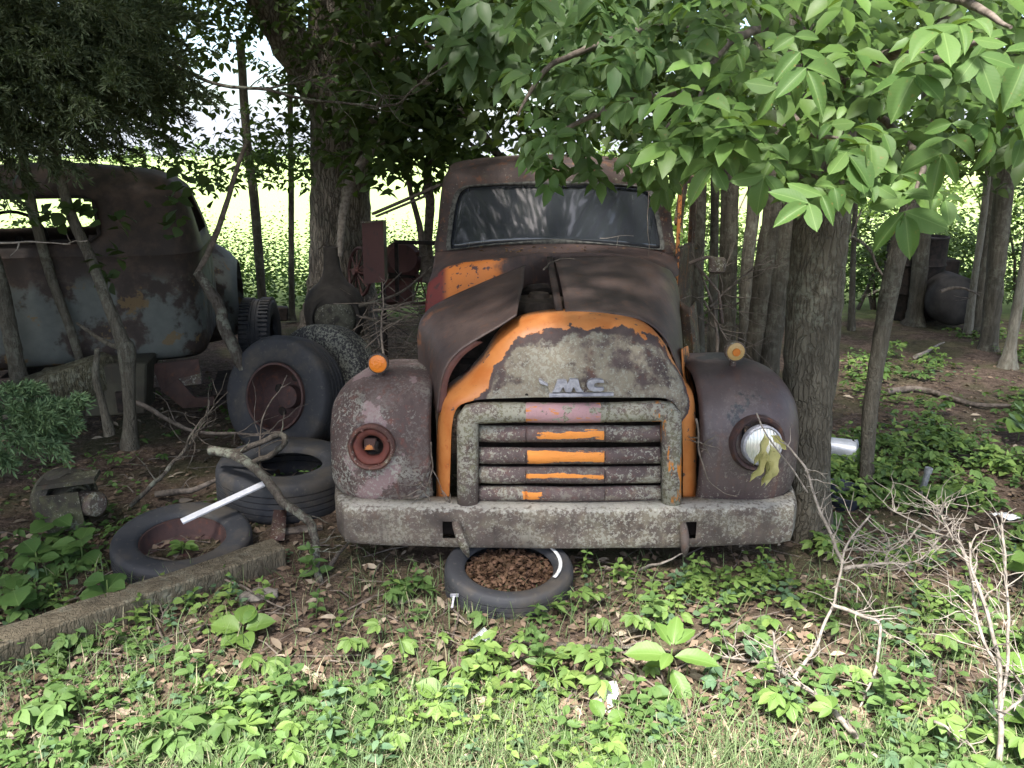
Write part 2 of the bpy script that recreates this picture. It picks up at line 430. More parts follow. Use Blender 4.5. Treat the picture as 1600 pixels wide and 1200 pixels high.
M['nose'] = k.fin(c, k.math('ADD', .42, k.math('MULTIPLY', bare, .45)), 0, .4)
M['orange'] = None
k = NT('flaking_orange'); n = k.noise(13, 6, .65); rr, h = rust_layers(k, (.08,.04,.035), (.04,.024,.022)); c = k.mix(k.step(n, .50, .53), ORANGE, rr); k.bump(n, .4, .006); M['orange'] = k.fin(c, .55, 0, .4)
k = NT('cowl_paint'); uvn = k.n.new('ShaderNodeUVMap'); uu = k.sep(uvn.outputs[0]); n = k.noise(11, 6, .65)
rr, h = rust_layers(k, (.078,.050,.044), (.045,.030,.027), (.16,.066,.032), .4)
zone = k.math('ADD', k.math('MULTIPLY', k.step(k.math('ADD', uu[1], k.math('MULTIPLY', n, .2)), .66, .70), k.math('SUBTRACT', 1.0, k.step(k.math('ADD', uu[0], k.math('MULTIPLY', n, .12)), .40, .44))), 0)
on = k.math('MULTIPLY', zone, k.step(n, .36, .40)); c = k.mix(on, rr, k.mix(k.step(uu[0], .12, .17), (.15,.030,.026), (.50,.155,.03)))
seam = k.math('MULTIPLY', zone, k.step(k.noise(30, 4), .58, .63)); c = k.mix(seam, c, (.07,.03,.03)); k.bump(k.math('ADD', n, h), .3, .006)
M['cowl'] = k.fin(c, .6, 0, .4)
k = NT('fender_lichen_rust'); c, h = rust_layers(k, (.112,.080,.073), (.072,.050,.046), (.16,.05,.035), .6)
pk = k.math('MULTIPLY', k.step(k.noise(5.2, 5, .6), .57, .60), .8); c = k.mix(pk, c, (.24,.165,.165))
cov = k.math('ADD', .15, k.math('MULTIPLY', k.step(k.noise(3.1, 4, .6), .36, .60), .85)); c, fl = lichen(k, c, .60, .24, cov, spots=(.36,.36,.32)); k.bump(k.math('ADD', h, fl), .4, .006); M['fender_l'] = k.fin(c, .75, 0, .3)
k = NT('fender_dark_rust'); c, h = rust_layers(k, (.080,.058,.056), (.054,.038,.038), (.13,.055,.033), .35)
z = k.sep(k.coord())[2]
bl = k.math('MULTIPLY', k.step(k.noise(4.2, 5, .6), .56, .60), k.step(z, .55, .75)); c = k.mix(bl, c, (.022,.022,.026))
low = k.math('SUBTRACT', 1.0, k.step(k.math('ADD', z, k.math('MULTIPLY', k.noise(9, 4), .4)), .50, .80))
c2, fl = lichen(k, c, .50, .22); c = k.mix(k.math('ADD', .12, k.math('MULTIPLY', low, .75)), c, c2); k.bump(h, .3, .005); M['fender_r'] = k.fin(c, .5, 0, .5)
k = NT('bumper_crust'); c, h = rust_layers(k, (.120,.094,.080), (.075,.060,.052), (.14,.08,.045), .4); z = k.sep(k.coord())[2]
cov = k.math('ADD', .25, k.math('MULTIPLY', k.step(k.noise(2.6, 4, .6), .36, .60), .75)); c, fl = lichen(k, c, .60, .70, cov, moss=(.20,.170,.13), spots=(.37,.35,.30))
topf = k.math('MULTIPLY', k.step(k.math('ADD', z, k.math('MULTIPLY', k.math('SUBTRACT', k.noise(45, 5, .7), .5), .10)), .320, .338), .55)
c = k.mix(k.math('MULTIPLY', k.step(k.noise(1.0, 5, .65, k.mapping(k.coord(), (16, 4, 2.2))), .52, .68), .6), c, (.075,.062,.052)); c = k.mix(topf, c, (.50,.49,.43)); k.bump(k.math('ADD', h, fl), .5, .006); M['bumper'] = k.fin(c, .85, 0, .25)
def bar_mat(name, streak, lo, hi, amt):
    k = NT(name); uvn = k.n.new('ShaderNodeUVMap'); uu = k.sep(uvn.outputs[0])
    c, h = rust_layers(k, (.115,.082,.078), (.078,.058,.055), (.14,.05,.035), .5)
    ends = k.math('ABSOLUTE', k.math('SUBTRACT', uu[0], .48)); 
    c2, fl = lichen(k, c, .62, .6, moss=(.225,.19,.145)); c = k.mix(k.math('ADD', .4, k.math('MULTIPLY', k.step(ends, .12, .3), .6)), c, c2)
    n = k.noise(1.0, 6, .65, k.mapping(k.coord(), (6, 6, 60)))
    inu = k.math('MULTIPLY', k.step(k.math('ADD', uu[0], k.math('MULTIPLY', k.math('SUBTRACT', k.noise(30, 5, .7), .5), .14)), lo, lo+.05), k.math('SUBTRACT', 1.0, k.step(k.math('ADD', uu[0], k.math('MULTIPLY', k.math('SUBTRACT', k.noise(26, 5, .7), .5), .16)), hi-.05, hi)))
    inv = k.math('SUBTRACT', 1.0, k.math('ABSOLUTE', k.math('MULTIPLY', k.math('SUBTRACT', uu[1], .52), 3.4)), clamp=True)
    m = k.step(k.math('ADD', k.math('MULTIPLY', k.math('MULTIPLY', inu, inv), .42), k.math('MULTIPLY', k.math('ADD', k.math('MULTIPLY', n, .7), k.math('MULTIPLY', k.noise(24, 6, .7), .3)), 1.05)), .86-amt, .885-amt)
    m = k.math('MULTIPLY', m, inu); c = k.mix(m, c, streak); k.bump(k.math('ADD', h, fl), .4, .006)
    return k.fin(c, .75, 0, .3)
M['post'] = rusty('grille_post', (.12,.10,.085), (.07,.06,.055), (.15,.07,.04), .3, (.62, .75, None, (.215,.185,.135)))
M['bezel'] = rusty('headlight_rust', (.110,.050,.040), (.062,.034,.030), (.17,.065,.035), .5, (.25, .3))
M['chrome'] = plain('pitted_grey_metal', (.22,.22,.25), (.36,.36,.39), 40, .55, .4, .2)
M['steel_dull'] = rusty('dull_iron', (.11,.085,.07), (.06,.045,.04), (.15,.07,.04), .4, (.45, .5))

# --- front bumper
XB = [-.852,-.835,-.80,-.75,-.68,-.6,-.5,-.42,-.360,-.311,-.253,-.19,-.1,0,.1,.2,.3,.4,.5,.6,.70,.777,.825,.89,.97,1.05,1.13,1.2,1.26,1.30,1.335,1.352]
def bump_row(x):
    a = (x-.25)/1.102; Yf = 3.26+.035*a*a+ (.30*((abs(a)-.90)/.10)**2 if abs(a) > .90 else 0)
    e = max(0, (abs(a)-.86)/.14)
    zt = .334-.006*abs(a)-.02*e*e; zb = .156-.012*(1-a*a)+.04*e*e
    dent = .008*mnoise.noise(Vector((x*3, 1, 5)))
    rows = [(.13, zt-.004), (.03, zt), (.008, zt-.006), (0, zt-.022), (0+dent, .276), (0+dent, .193), (0, zb+.022), (.008, zb+.006), (.03, zb), (.11, zb)]
    return [Vector((x, Yf+d, z+.004*mnoise.noise(Vector((x*4, 2, z*3))))) for d, z in rows]
colsB = [bump_row(x) for x in XB]
gB = [[colsB[i][j] for i in range(len(XB))] for j in range(10)]
b = MB(); b.grid(gB, skip=lambda i, j: j == 4 and i in (9, 21))
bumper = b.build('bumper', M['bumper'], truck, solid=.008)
for s, x0 in ((-1, -.282), (1, .801)):
    b = MB(); b.box((x0, 3.40, .235), (.10, .12, .12)); b.build('slot_dark_backing', M['dark'], bumper)  # dark box behind the cut slot, shade of the recess in its colour
    hx = x0+.032 if s < 0 else x0-.040
    dx = .055 if s < 0 else .006
    b = MB(); path = [(hx-.01, 3.36, .268), (hx, 3.26, .262), (hx+dx*.4, 3.215, .225), (hx+dx*.8, 3.205, .17), (hx+dx, 3.22, .125)]
    b.tube(spl(path, 14), [.012+.009*math.sin(min(1, i/9)*math.pi*.62) if i < 10 else .019*(14-i)/5+.002 for i in range(14)], 10); b.build('tow_hook', M['steel_dull'], bumper)
for x, zz in ((-.62,.21),(-.56,.30),(-.36,.185),(-.34,.305),(.70,.30),(.72,.185),(.87,.31),(.865,.205),(1.06,.275),(1.055,.195),(.2,.2)):
    a = (x-.25)/1.102; b = MB(); b.lathe([(0,-.012),(.008,-.011),(.012,-.004),(.012,.004)], (x, 3.26+.035*a*a, zz), (0,1,0), 10); b.build('bolt', M['bumper'], bumper)
for s in (-1, 1):
    b = MB(); b.beam((TX+s*.44, 3.36, .24), (TX+s*.44, 7.4, .36), .07, .16); b.build('frame_rail', M['dark'], truck)

# --- nose shell round the grille
pairs = [((702,784),(682,784)),((704,720),(682,720)),((706,668),(684,660)),((714,638),(693,615)),((735,627),(722,590)),((765,623),(752,560)),
 ((800,622),(780,520)),((845,621),(822,495)),((890,621),(890,487)),((935,621),(960,491)),((975,621),(1005,503)),((1010,621),(1034,530)),
 ((1040,623),(1050,560)),((1055,632),(1068,592)),((1062,648),(1082,615)),((1066,670),(1086,665)),((1067,720),(1087,720)),((1067,784),(1087,784))]
inn, outr = [], []
for i, (a, q) in enumerate(pairs):
    e = abs(i-8.5)/8.5
    inn.append(W(a[0], a[1], 3.385+.045*e**3)); outr.append(W(q[0], q[1], 3.60-.10*e**2))
NU = 90; ci, co = spl(inn, NU), spl(outr, NU)
rows = [[Vector(ci[i])+Vector((0,.06,0)) for i in range(NU)]]
for j in range(15):
    v = j/14; row = []
    for i in range(NU):
        a, q = ci[i], co[i]; s = math.sin(v*math.pi/2); cc = 1-math.cos(v*math.pi/2)
        p = Vector((a[0]+(q[0]-a[0])*s, a[1]+(q[1]-a[1])*cc, a[2]+(q[2]-a[2])*s))
        up = math.exp(-((v-.52)/.13)**2)*max(0, 1-abs(i/NU-.5)/.22)
        p.y += .016*up + .006*mnoise.noise(p*5)
        row.append(p)
    rows.append(row)
rows.append([Vector(co[i])+Vector((0,.14,-.012)) for i in range(NU)])
b = MB(); b.grid(rows); nose = b.build('grille_shell', M['nose'], truck, solid=.004)
b = MB(); b.lathe([(0,-.002),(.0075,-.002),(.0075,.004)], W(823, 617, 3.39), (0,1,0), 12); b.build('badge_hole_disc', M['dark'], nose)  # small dark disc, shade of a drilled hole given as colour
def emb(pts):
    P = [W(820+x/10, 580+y/10, 3.366) for x, y in pts]; n = len(P)
    Q = [p+Vector((0,.034,0)) for p in P]
    b = MB(); b.add(P+Q, [tuple(range(n))]+[(i, n+i, n+(i+1) % n, (i+1) % n) for i in range(n)]); return b
emb([(430,335),(455,300),(512,145),(652,145),(672,205),(705,130),(835,130),(872,270),(925,335),(800,335),(765,250),(725,335),(640,335),(600,250),(550,335)]).build('badge_letter_m', M['chrome'], nose, smooth=False, bevel=.0025)
emb([(1245,188),(1150,184),(1095,198),(1080,232),(1100,258),(1150,264),(1240,260),(1235,300),(1190,322),(1080,322),(1010,300),(975,250),(968,205),(990,160),(1050,130),(1160,128),(1235,148)]).build('badge_letter_c', M['chrome'], nose, smooth=False, bevel=.0025)
emb([(215,145),(240,140),(365,215),(365,240),(240,200)]).build('badge_remnant', M['chrome'], nose, smooth=False, bevel=.0025)
emb([(380,356),(1390,345),(1390,392),(380,412)]).build('badge_bar', M['chrome'], nose, smooth=False, bevel=.0025)

# --- grille
def sweep(path, wid, dep, n=9):
    P = [Vector(p) for p in path]; rows = []
    for i, p in enumerate(P):
        t = (P[min(i+1, len(P)-1)]-P[max(i-1, 0)]).normalized(); lat = t.cross(Vector((0,1,0))).normalized()
        rows.append([p+lat*(-wid[i]/2*math.cos(a*math.pi/(n-1)))+Vector((0, -dep*math.sin(a*math.pi/(n-1))**.55, 0)) for a in range(n)])
    return rows
GY = 3.345
def gp(x, y, Y=GY): return W(x, y, Y)
path = [gp(731,792),gp(731,740),gp(731,700),gp(731,668),gp(732,654),gp(737,647),gp(748,644),gp(790,643),gp(818,643),gp(821,643),gp(824,643),gp(880,644),gp(942,643),gp(945,643),gp(948,643),gp(990,642),gp(1030,641),gp(1041,643),gp(1047,649),gp(1048,660),gp(1048,700),gp(1048,745),gp(1048,792)]
wd = [.086]*3+[.088,.09,.09,.082,.076,.074,.068,.074,.074,.074,.068,.074,.074,.078,.084,.084,.08,.078,.078,.078]
k = NT('grille_surround_crust'); c, h = rust_layers(k, (.13,.10,.088), (.085,.066,.06), (.15,.07,.04), .3); oc = k.sep(k.coord())
c, fl = lichen(k, c, .66, .62, moss=(.19,.175,.115)); n = k.noise(14, 6, .65)
pinkx = k.math('MULTIPLY', k.math('GREATER_THAN', oc[0], -.190), k.math('MULTIPLY', k.math('LESS_THAN', oc[0], .135), k.math('GREATER_THAN', oc[2], .70)))
c = k.mix(k.math('MULTIPLY', pinkx, k.step(n, .40, .44)), c, (.36,.215,.225)); c = k.mix(k.math('MULTIPLY', pinkx, k.step(k.noise(1, 4, .6, k.mapping(k.coord(), (9,9,40))), .58, .62)), c, ORANGE)
rp = k.math('MULTIPLY', k.math('GREATER_THAN', oc[0], .36), k.step(k.noise(1.0, 5, .65, k.mapping(k.coord(), (22, 22, 5))), .55, .58)); c = k.mix(rp, c, (.52,.19,.035))
k.bump(k.math('ADD', h, fl), .45, .006); M['surround'] = k.fin(c, .8, 0, .3)
b = MB(); b.grid(sweep(path, wd, .05)); b.build('grille_surround', M['surround'], truck, solid=.006)
bars = [(677, 14, M_, ) for M_ in ()]
spec_b = [(677, 13.5, .36, .68, .10), (711, 13.5, .28, .70, .20), (741, 14, .25, .66, .02), (770.5, 12.5, .16, .44, .10)]
US = [0,.02,.08,.16,.235,.252,.26,.268,.285,.35,.45,.55,.64,.675,.683,.69,.697,.71,.78,.86,.94,.98,1]
for yc, hh, lo, hi, amt in spec_b:
    mat = bar_mat('grille_bar_paint', (.66,.24,.05), lo, hi, amt); rows = []
    for j in range(11):
        a = R(-115+23*j); row = []
        for u in US:
            bow = 1-(2*u-1)**2; Yb = 3.375-.035*bow
            dent = .010*max(0, 1-abs(u-.26)/.007)+.010*max(0, 1-abs(u-.69)/.007)
            p = W(748+285*u, yc, Yb); r_ = hh/FPX/.94*Yb
            wv = .004*mnoise.noise(Vector((u*4, yc, 2)))
            row.append(Vector((p.x, Yb-(.032-dent)*math.cos(a)+wv, p.z-.003*bow+wv+r_*math.sin(a))))
        rows.append(row)
    b = MB(); b.grid(rows); b.build('grille_bar', mat, truck, solid=.004)
b = MB(); b.box((TX, 3.75, .58), (1.0, .12, .62)); b.build('radiator', M['dark'], truck)
b = MB(); b.box((TX, 4.15, .62), (.62, .70, .55), bev=.04); b.build('engine_bay_blocker', M['dark'], truck)  # dark box added to block light under the hood
b = MB(); b.lathe([(0,.13),(.05,.13),(.06,.11),(.14,.10),(.15,.08),(.15,.05),(.135,.045),(.145,.03),(.145,0),(.13,-.02),(.13,-.10)], (.14, 4.12, 1.03), (0,0,1), 28); b.build('air_cleaner', plain('dusty_filter_housing', (.085,.065,.05),(.05,.038,.03), 18, .85), truck)
b = MB(); b.tube(spl([(.05,4.3,1.12),(.12,4.25,1.16),(.22,4.3,1.14),(.3,4.3,1.02)], 14), .028, 8); b.build('radiator_hose', M['dark'], truck)

# --- hood halves
hf = [W(884,487,3.60),W(940,488,3.60),W(1000,498,3.60),W(1036,524,3.60),W(1055,562,3.60),W(1067,605,3.60),W(1071,650,3.60)]
hb = [W(866,403,4.56),W(930,400,4.56),W(990,401,4.56),W(1030,410,4.56),W(1054,432,4.56),W(1064,480,4.56),W(1067,560,4.56)]
hm = [(Vector(a)+Vector(q))/2+Vector((0,0,.020)) for a, q in zip(hf, hb)]
gr_ = loft([hf, hm, hb], 40, 26)
b = MB(); b.grid(gr_); b.jitter(.006, 3.0); b.build('hood_panel', M['hood'], truck, solid=.005)
lf = [W(808,494,3.50),W(782,511,3.48),W(748,531,3.47),W(717,552,3.46),W(698,577,3.45),W(689,607,3.45),W(684,645,3.45)]
lm = [W(815,455,3.86),W(779,474,3.84),W(738,494,3.80),W(700,511,3.78),W(676,530,3.77),W(668,565,3.75),W(672,622,3.72)]
lb = [W(821,416,4.30),W(778,434,4.27),W(735,452,4.23),W(695,469,4.17),W(667,487,4.10),W(654,515,4.02),W(655,575,3.98)]
b = MB(); gr2 = loft([lf, lm, lb], 40, 26); b.grid(gr2); b.jitter(.008, 3.0)
lh = b.build('hood_panel', M['hood'], truck, solid=.006); lh['label'] = 'buckled brown hood half shifted off its seat'
b = MB(); fl_ = [[p+Vector((0, .004, 0)) for p in gr2[0][14:]], [p+Vector((.028+.010*mnoise.noise(p*8), .035, -.010)) for p in gr2[0][14:]], [p+Vector((.020, .055, -.004)) for p in gr2[0][14:]]]
b.grid(fl_); b.build('hood_flange', rusty('flange_rust', (.16,.075,.065), (.09,.045,.04)), lh, solid=.003)
b = MB(); b.beam(W(858,402,4.60), W(874,488,3.66), .034, .03, bev=.004); b.build('hood_hinge_rib', rusty('rib_rust', (.06,.042,.036), (.03,.022,.02)), truck)

# --- cowl and cab
cA = [W(680,394,4.95),W(720,391,4.90),W(780,386,4.84),W(868,382,4.80),W(960,385,4.84),W(1020,392,4.90),W(1054,400,4.95)]
cB = [W(676,425,4.66),W(704,410,4.64),W(765,403,4.62),W(868,398,4.60),W(965,399,4.60),W(1028,408,4.62),W(1060,428,4.64)]
cC = [W(668,452,4.52),W(703,424,4.50),W(765,411,4.48),W(862,402,4.57),W(940,403,4.56),W(1022,413,4.50),W(1052,440,4.52)]
cD = [W(662,520,4.44),W(703,480,4.40),W(765,455,4.40),W(862,480,4.56),W(940,480,4.55),W(1018,450,4.40),W(1046,500,4.44)]
b = MB(); b.grid(loft([cA, cB, cC, cD], 48, 22)); b.build('cowl', M['cowl'], truck, solid=.005)
# firewall closes the engine bay
b = MB(); b.box((TX, 4.72, .80), (1.30, .06, .74)); b.build('firewall', M['dark'], truck)
ws = [(701,386,4.93),(703,360,4.955),(707,330,4.985),(713,306,5.02),(722,295,5.035),(740,290,5.03),(800,287,5.0),(870,286,4.99),(940,287,5.0),(995,291,5.03),(1012,297,5.035),(1020,309,5.02),(1026,335,4.985),(1031,362,4.955),(1034,385,4.93),(1026,389,4.915),(980,384,4.87),(920,379,4.835),(868,377,4.82),(810,379,4.835),(755,383,4.87),(710,389,4.915)]
oc_ = [(680,394,4.97),(684,360,5.00),(688,325,5.03),(692,296,5.07),(698,277,5.12),(716,262,5.17),(790,253,5.17),(870,250,5.16),(950,253,5.17),(1014,263,5.17),(1034,278,5.12),(1043,298,5.07),(1048,330,5.03),(1052,365,5.00),(1056,400,4.97),(1030,402,4.93),(982,392,4.86),(922,387,4.825),(868,385,4.805),(810,387,4.825),(750,392,4.86),(700,400,4.93)]
wsP = [W(*p) for p in ws]; ocP = [W(*p) for p in oc_]
def closed(P, n):
    m = len(P); Q = [P[-2], P[-1]]+list(P)+[P[0], P[1], P[2]]; s = spl(Q, (m+4)*n+1); return [Vector(s[2*n+i]) for i in range(m*n)]
wi, wo = closed(wsP, 4), closed(ocP, 4); nC = len(wi)
rows = []
rows.append([p+Vector((0,.05,0)) for p in wi]); 
for j in range(8):
    v = j/7; s = math.sin(v*math.pi/2); cc = 1-math.cos(v*math.pi/2)
    rows.append([Vector((a.x+(q.x-a.x)*s, a.y+(q.y-a.y)*cc, a.z+(q.z-a.z)*s)) for a, q in zip(wi, wo)])
ctr = Vector((TX, 0, 1.5))
for dy, sx_, dz in ((.10, 1.02, .012), (.4, 1.03, .035), (.8, 1.03, .035), (1.15, 1.02, .01), (1.32, .95, -.05), (1.40, .80, -.12)):
    rows.append([Vector((TX+(p.x-TX)*sx_, p.y*.35+5.05*.65+dy, p.z+dz*(1 if p.z > 1.5 else .2)+(0 if dy < 1.2 else (1.45-p.z)*.25))) for p in wo])
b = MB(); b.grid(rows, closed=True); nn_ = len(b.v); b.f.append(tuple(nn_-nC+i for i in range(nC))); b.mi.append(0)
cab = b.build('cab', rusty('cab_rust', (.066,.046,.040), (.038,.027,.025), (.24,.085,.03), .45, (.2, .35)), truck)
b = MB(); rim = []
for a, rr_ in ((0,.016),(60,.016),(120,.016),(180,.016),(240,.016),(300,.016)):
    rim.append([p+Vector(((p.x-TX)*.0, -.012+rr_*.6*math.cos(R(a)), 0))+(Vector((TX, p.y, 1.49))-p).normalized()*rr_*math.sin(R(a)) for p in wi])
rim.append(rim[0]); b.grid(rim, closed=True); b.build('windscreen_gasket', plain('perished_rubber', (.03,.03,.028),(.10,.10,.09), 40, .9), cab)
k = NT('dusty_glass'); n = k.noise(3.5, 4, .6); dr = k.noise(1.0, 5, .65, k.mapping(k.coord(), (34, .4, 4.5)))
k.fin(k.mix(k.math('MULTIPLY', k.step(dr, .56, .72), k.step(n, .40, .62)), (.042,.047,.055), (.125,.132,.14)), .065, 0, .6)
k.b.inputs['Transmission Weight'].default_value = .35; M['glass'] = k.m
# curved pane spanning the opening
gw = []
for j in range(13):
    v = j/12; bot = spl(wsP[14:]+[wsP[0]], 25)[::-1]; top = spl(wsP[3:12], 25)
    gw.append([Vector(bot[i])*(1-v)+Vector(top[i])*v+Vector((0,.014,0)) for i in range(25)])
b = MB(); b.grid(gw); b.build('windscreen', M['glass'], truck, solid=.006)
# cab body below the glass
b = MB(); rows = []
for z, s in ((.45,.94),(.6,1.0),(1.0,1.0),(1.25,.985)):
    rows.append([Vector((TX+x*s, y, z)) for x, y in [(-.68,4.80),(-.72,4.9),(-.75,5.2),(-.75,6.3),(-.68,6.42),(.68,6.42),(.74,6.3),(.74,5.3),(.72,4.9),(.68,4.80)]])
b.grid(rows, closed=True); b.build('cab_body', rusty('cab_side_rust', (.08,.05,.042), (.045,.03,.027), (.3,.11,.03), .6), truck)
# driver-side door hanging ajar on the right of the picture
dA, dB = Vector((1.005, 4.93, 0)), Vector((1.205, 5.42, 0)); dx = (dB-dA).normalized(); dn = Vector((dx.y, -dx.x, 0))
door_m = rusty('door_rust', (.09,.06,.045), (.05,.038,.03), (.35,.13,.03), .7, (.3, .55))
b = MB(); b.box((dA+dB)/2+Vector((0,0,.86)), ((dB-dA).length, .05, .86), (dx, dn, Vector((0,0,1))), bev=.012); door = b.build('door', door_m, truck)
b = MB()
for a, q in (((0,1.27),(0,1.44)),((0,1.44),(.12,1.70)),((.12,1.70),(.50,1.70)),((.50,1.70),(.52,1.27))):
    b.beam(dA+dx*a[0]+Vector((0,0,a[1])), dA+dx*q[0]+Vector((0,0,q[1])), .045, .045, bev=.006)
b.build('window_frame', door_m, door)
b = MB(); b.beam(dA+Vector((.01,-.022,.50)), dA+Vector((.0,-.022,1.68)), .022, .020); b.build('door_edge', M['orange'], door)
b = MB(); b.tube(spl([(1.10,4.98,1.20),(1.20,4.96,1.24),(1.29,4.98,1.22)], 10), .012, 7); b.box((1.27,4.97,1.19), (.10,.05,.10), bev=.012)
b.tube([(1.12,4.98,1.22),(1.30,5.0,1.02),(1.34,5.0,.82)], .009, 6); b.build('mirror_bracket', M['steel_dull'], truck)
# apron strips between hood and right fender
b = MB(); b.grid(loft([[W(1062,470,4.3),W(1064,540,4.3),W(1062,610,4.3)],[W(1078,480,4.25),W(1086,560,4.22),W(1080,630,4.2)],[W(1088,470,4.45),W(1094,560,4.42),W(1092,640,4.4)]], 14, 8)); b.build('hood_side_panel', door_m, truck, solid=.005)
b = MB(); b.grid(loft([[W(1066,545,3.72),W(1069,590,3.72),W(1083,616,3.70)],[W(1076,540,3.9),W(1080,585,3.9),W(1087,612,3.9)]], 10, 6)); b.build('apron_strip', M['orange'], truck, solid=.005)

# --- front fenders
def fender(xi, xo, zoff, mat, hole, name='fender'):
    prof = [(3.44,.26),(3.385,.34),(3.37,.45),(3.375,.58),(3.41,.70),(3.48,.79),(3.58,.845),(3.72,.860),(3.88,.845),(4.1,.81),(4.35,.72),(4.5,.6)]
    P = spl([(y, z+zoff*(z-.26)/.6, 0) for y, z in prof], 46); c0 = np.array([3.92, .30, 0]); rows = []
    for j in range(26):
        a = j/25; row = []
        for i, p in enumerate(P):
            t = P[min(i+1, 45)]-P[max(i-1, 0)]; nrm = np.array([-t[1], t[0], 0]); nrm = nrm/(np.linalg.norm(nrm)+1e-9)
            if np.dot(nrm, p-c0) < 0: nrm = -nrm
            e = max(0, (a-.45)/.55); ins = .21*(1-math.sqrt(max(0, 1-e**2.2)))
            ei = max(0, (.07-a)/.07); ins += .02*ei*ei
            lat = a + (0 if e < .001 else 0)
            q = p-nrm*ins
            X = xi+(xo-xi)*(lat if p[1] > .0 else lat)
            bul = .012*math.sin(a*math.pi)
            row.append(Vector((X, q[0]-nrm[0]*0+nrm[0]*bul, q[1]+nrm[1]*bul)))
        rows.append(row)
    b = MB(); b.grid(rows, skip=lambda i, j: rows[j][i].y < 3.6 and math.hypot(rows[j][i].x-hole.x, rows[j][i].z-hole.z) < .080)
    b.v = [tuple(Vector(p)+Vector(mnoise.noise_vector(Vector(p)*2.6))*.010) for p in b.v]
    return b.build(name, mat, truck, solid=.005)
f1 = fender(-.365, -.868, -.012, M['fender_l'], W(580, 699, 3.345)); f1['label'] = 'lichen-speckled pinkish fender with an empty headlight socket'
f2 = fender(.850, 1.345, .022, M['fender_r'], W(1186, 694, 3.345)); f2['label'] = 'dark brown fender with a glass headlight'
# empty headlight socket
c0 = W(580, 699, 3.345); ax = Vector((-.05,-1,.10)).normalized()
b = MB(); b.lathe([(.104,-.03),(.106,.006),(.098,.016),(.090,.014),(.086,.004),(.084,-.012)], c0, ax, 40, jig=.02); hl = b.build('headlight', M['bezel'], truck); hl['label'] = 'empty rusted headlight socket'
b = MB(); b.lathe([(.085,-.004),(.076,.0),(.062,-.004),(.052,-.014),(.049,-.03),(.047,-.05)], c0, ax, 36, jig=.04); b.build('bucket_ring', rusty('bucket_rust', (.12,.035,.026), (.07,.026,.022), (.2,.06,.03), .6), hl, solid=.003)
b = MB(); b.lathe([(.050,-.05),(.04,-.075),(.0,-.085)], c0, ax, 24); b.build('bucket_back', M['dark'], hl)
b = MB(); b.box(c0+Vector((-.012,.045,.0)), (.058,.01,.060), bev=.004); b.build('lamp_plate', M['orange'], hl)
b = MB(); b.tube([c0+Vector((.022,.04,.01)), c0+Vector((.018,.02,-.005)), c0+Vector((.02,.03,-.025))], .009, 7); b.build('lamp_socket', M['dark'], hl)
for q in range(4):
    b = MB(); b.box(c0+ax*.010+Vector((.088*math.cos(q*1.57+.4), 0, .088*math.sin(q*1.57+.4))), (.012,.012,.012), bev=.003); b.build('rim_clip', M['bezel'], hl)
# glass headlight
c1 = W(1186, 694, 3.345); ax = Vector((.10,-1,.12)).normalized()
b = MB(); b.lathe([(.125,-.06),(.128,-.015),(.119,.004),(.108,.0),(.102,-.010),(.099,-.018)], c1, ax, 44, jig=.02); hr = b.build('headlight', rusty('headlight_rim_rust', (.062,.036,.034), (.036,.024,.024)), truck); hr['label'] = 'glass headlight with a silvery lens'
b = MB(); b.lathe([(.092,-.012),(.091,.016),(.084,.022),(.081,.018)], c1+Vector((.012,0,-.004)), ax, 44); b.build('lens_ring', M['chrome'], hr)
k = NT('ribbed_lens'); x = k.sep(k.coord())[0]; w = k.math('SINE', k.math('MULTIPLY', x, 420)); n = k.noise(10, 3)
k.fin(k.mix(n, (.42,.42,.36), (.66,.66,.62)), .22, .35, .6); k.bump(w, .35, .004); M['lens'] = k.m
b = MB(); b.lathe([(.083,.014),(.07,.022),(.05,.029),(.025,.033),(.0,.034)], c1+Vector((.012,0,-.004)), ax, 40); b.build('lens', M['lens'], hr)
# marker lamps on the fenders
def marker(c, axv, lens_a, lens_b, lab):
    axv = Vector(axv).normalized()
    b = MB(); b.lathe([(0,-.05),(.034,-.048),(.046,-.03),(.049,.0),(.047,.008),(.042,.009)], c, axv, 28); b.tube([c-axv*.02+Vector((0,0,-.04)), c-axv*.02+Vector((0,.01,-.10))], .016, 8)
    m_ = b.build('marker_lamp', M['steel_dull'], truck); m_['label'] = lab
    k = NT('amber_lens'); q = k.coord(); v = k.voronoi(90, q, 'F1'); k.fin(k.mix(k.noise(30, 3), lens_a, lens_b), .3, 0, .5); k.bump(v, .5, .004); k.b.inputs['Subsurface Weight'].default_value = .1
    b = MB(); b.lathe([(.043,.006),(.040,.013),(.030,.016),(.020,.017),(.018,.020),(.0,.021)], c, axv, 28); b.build('lens', k.m, m_)
marker(W(591, 568, 3.60), (-.05,-1,.05), (.70,.20,.012), (.55,.15,.02), 'amber marker lamp with a bright orange lens')
marker(W(1149, 549, 3.62), (.05,-1,.02), (.42,.27,.08), (.34,.22,.10), 'marker lamp with a faded yellow lens')
k = 0
b = MB(); b.lathe([(.019,.0),(.018,.003),(.0,.004)], W(1149, 549, 3.62)+Vector((0,-.021,0)), (0.05,-1,.02), 16); b.build('lens_centre', plain('amber_spot', (.45,.14,.02),(.35,.11,.02)), [o for o in bpy.data.objects if o.name.startswith('marker_lamp')][-1])

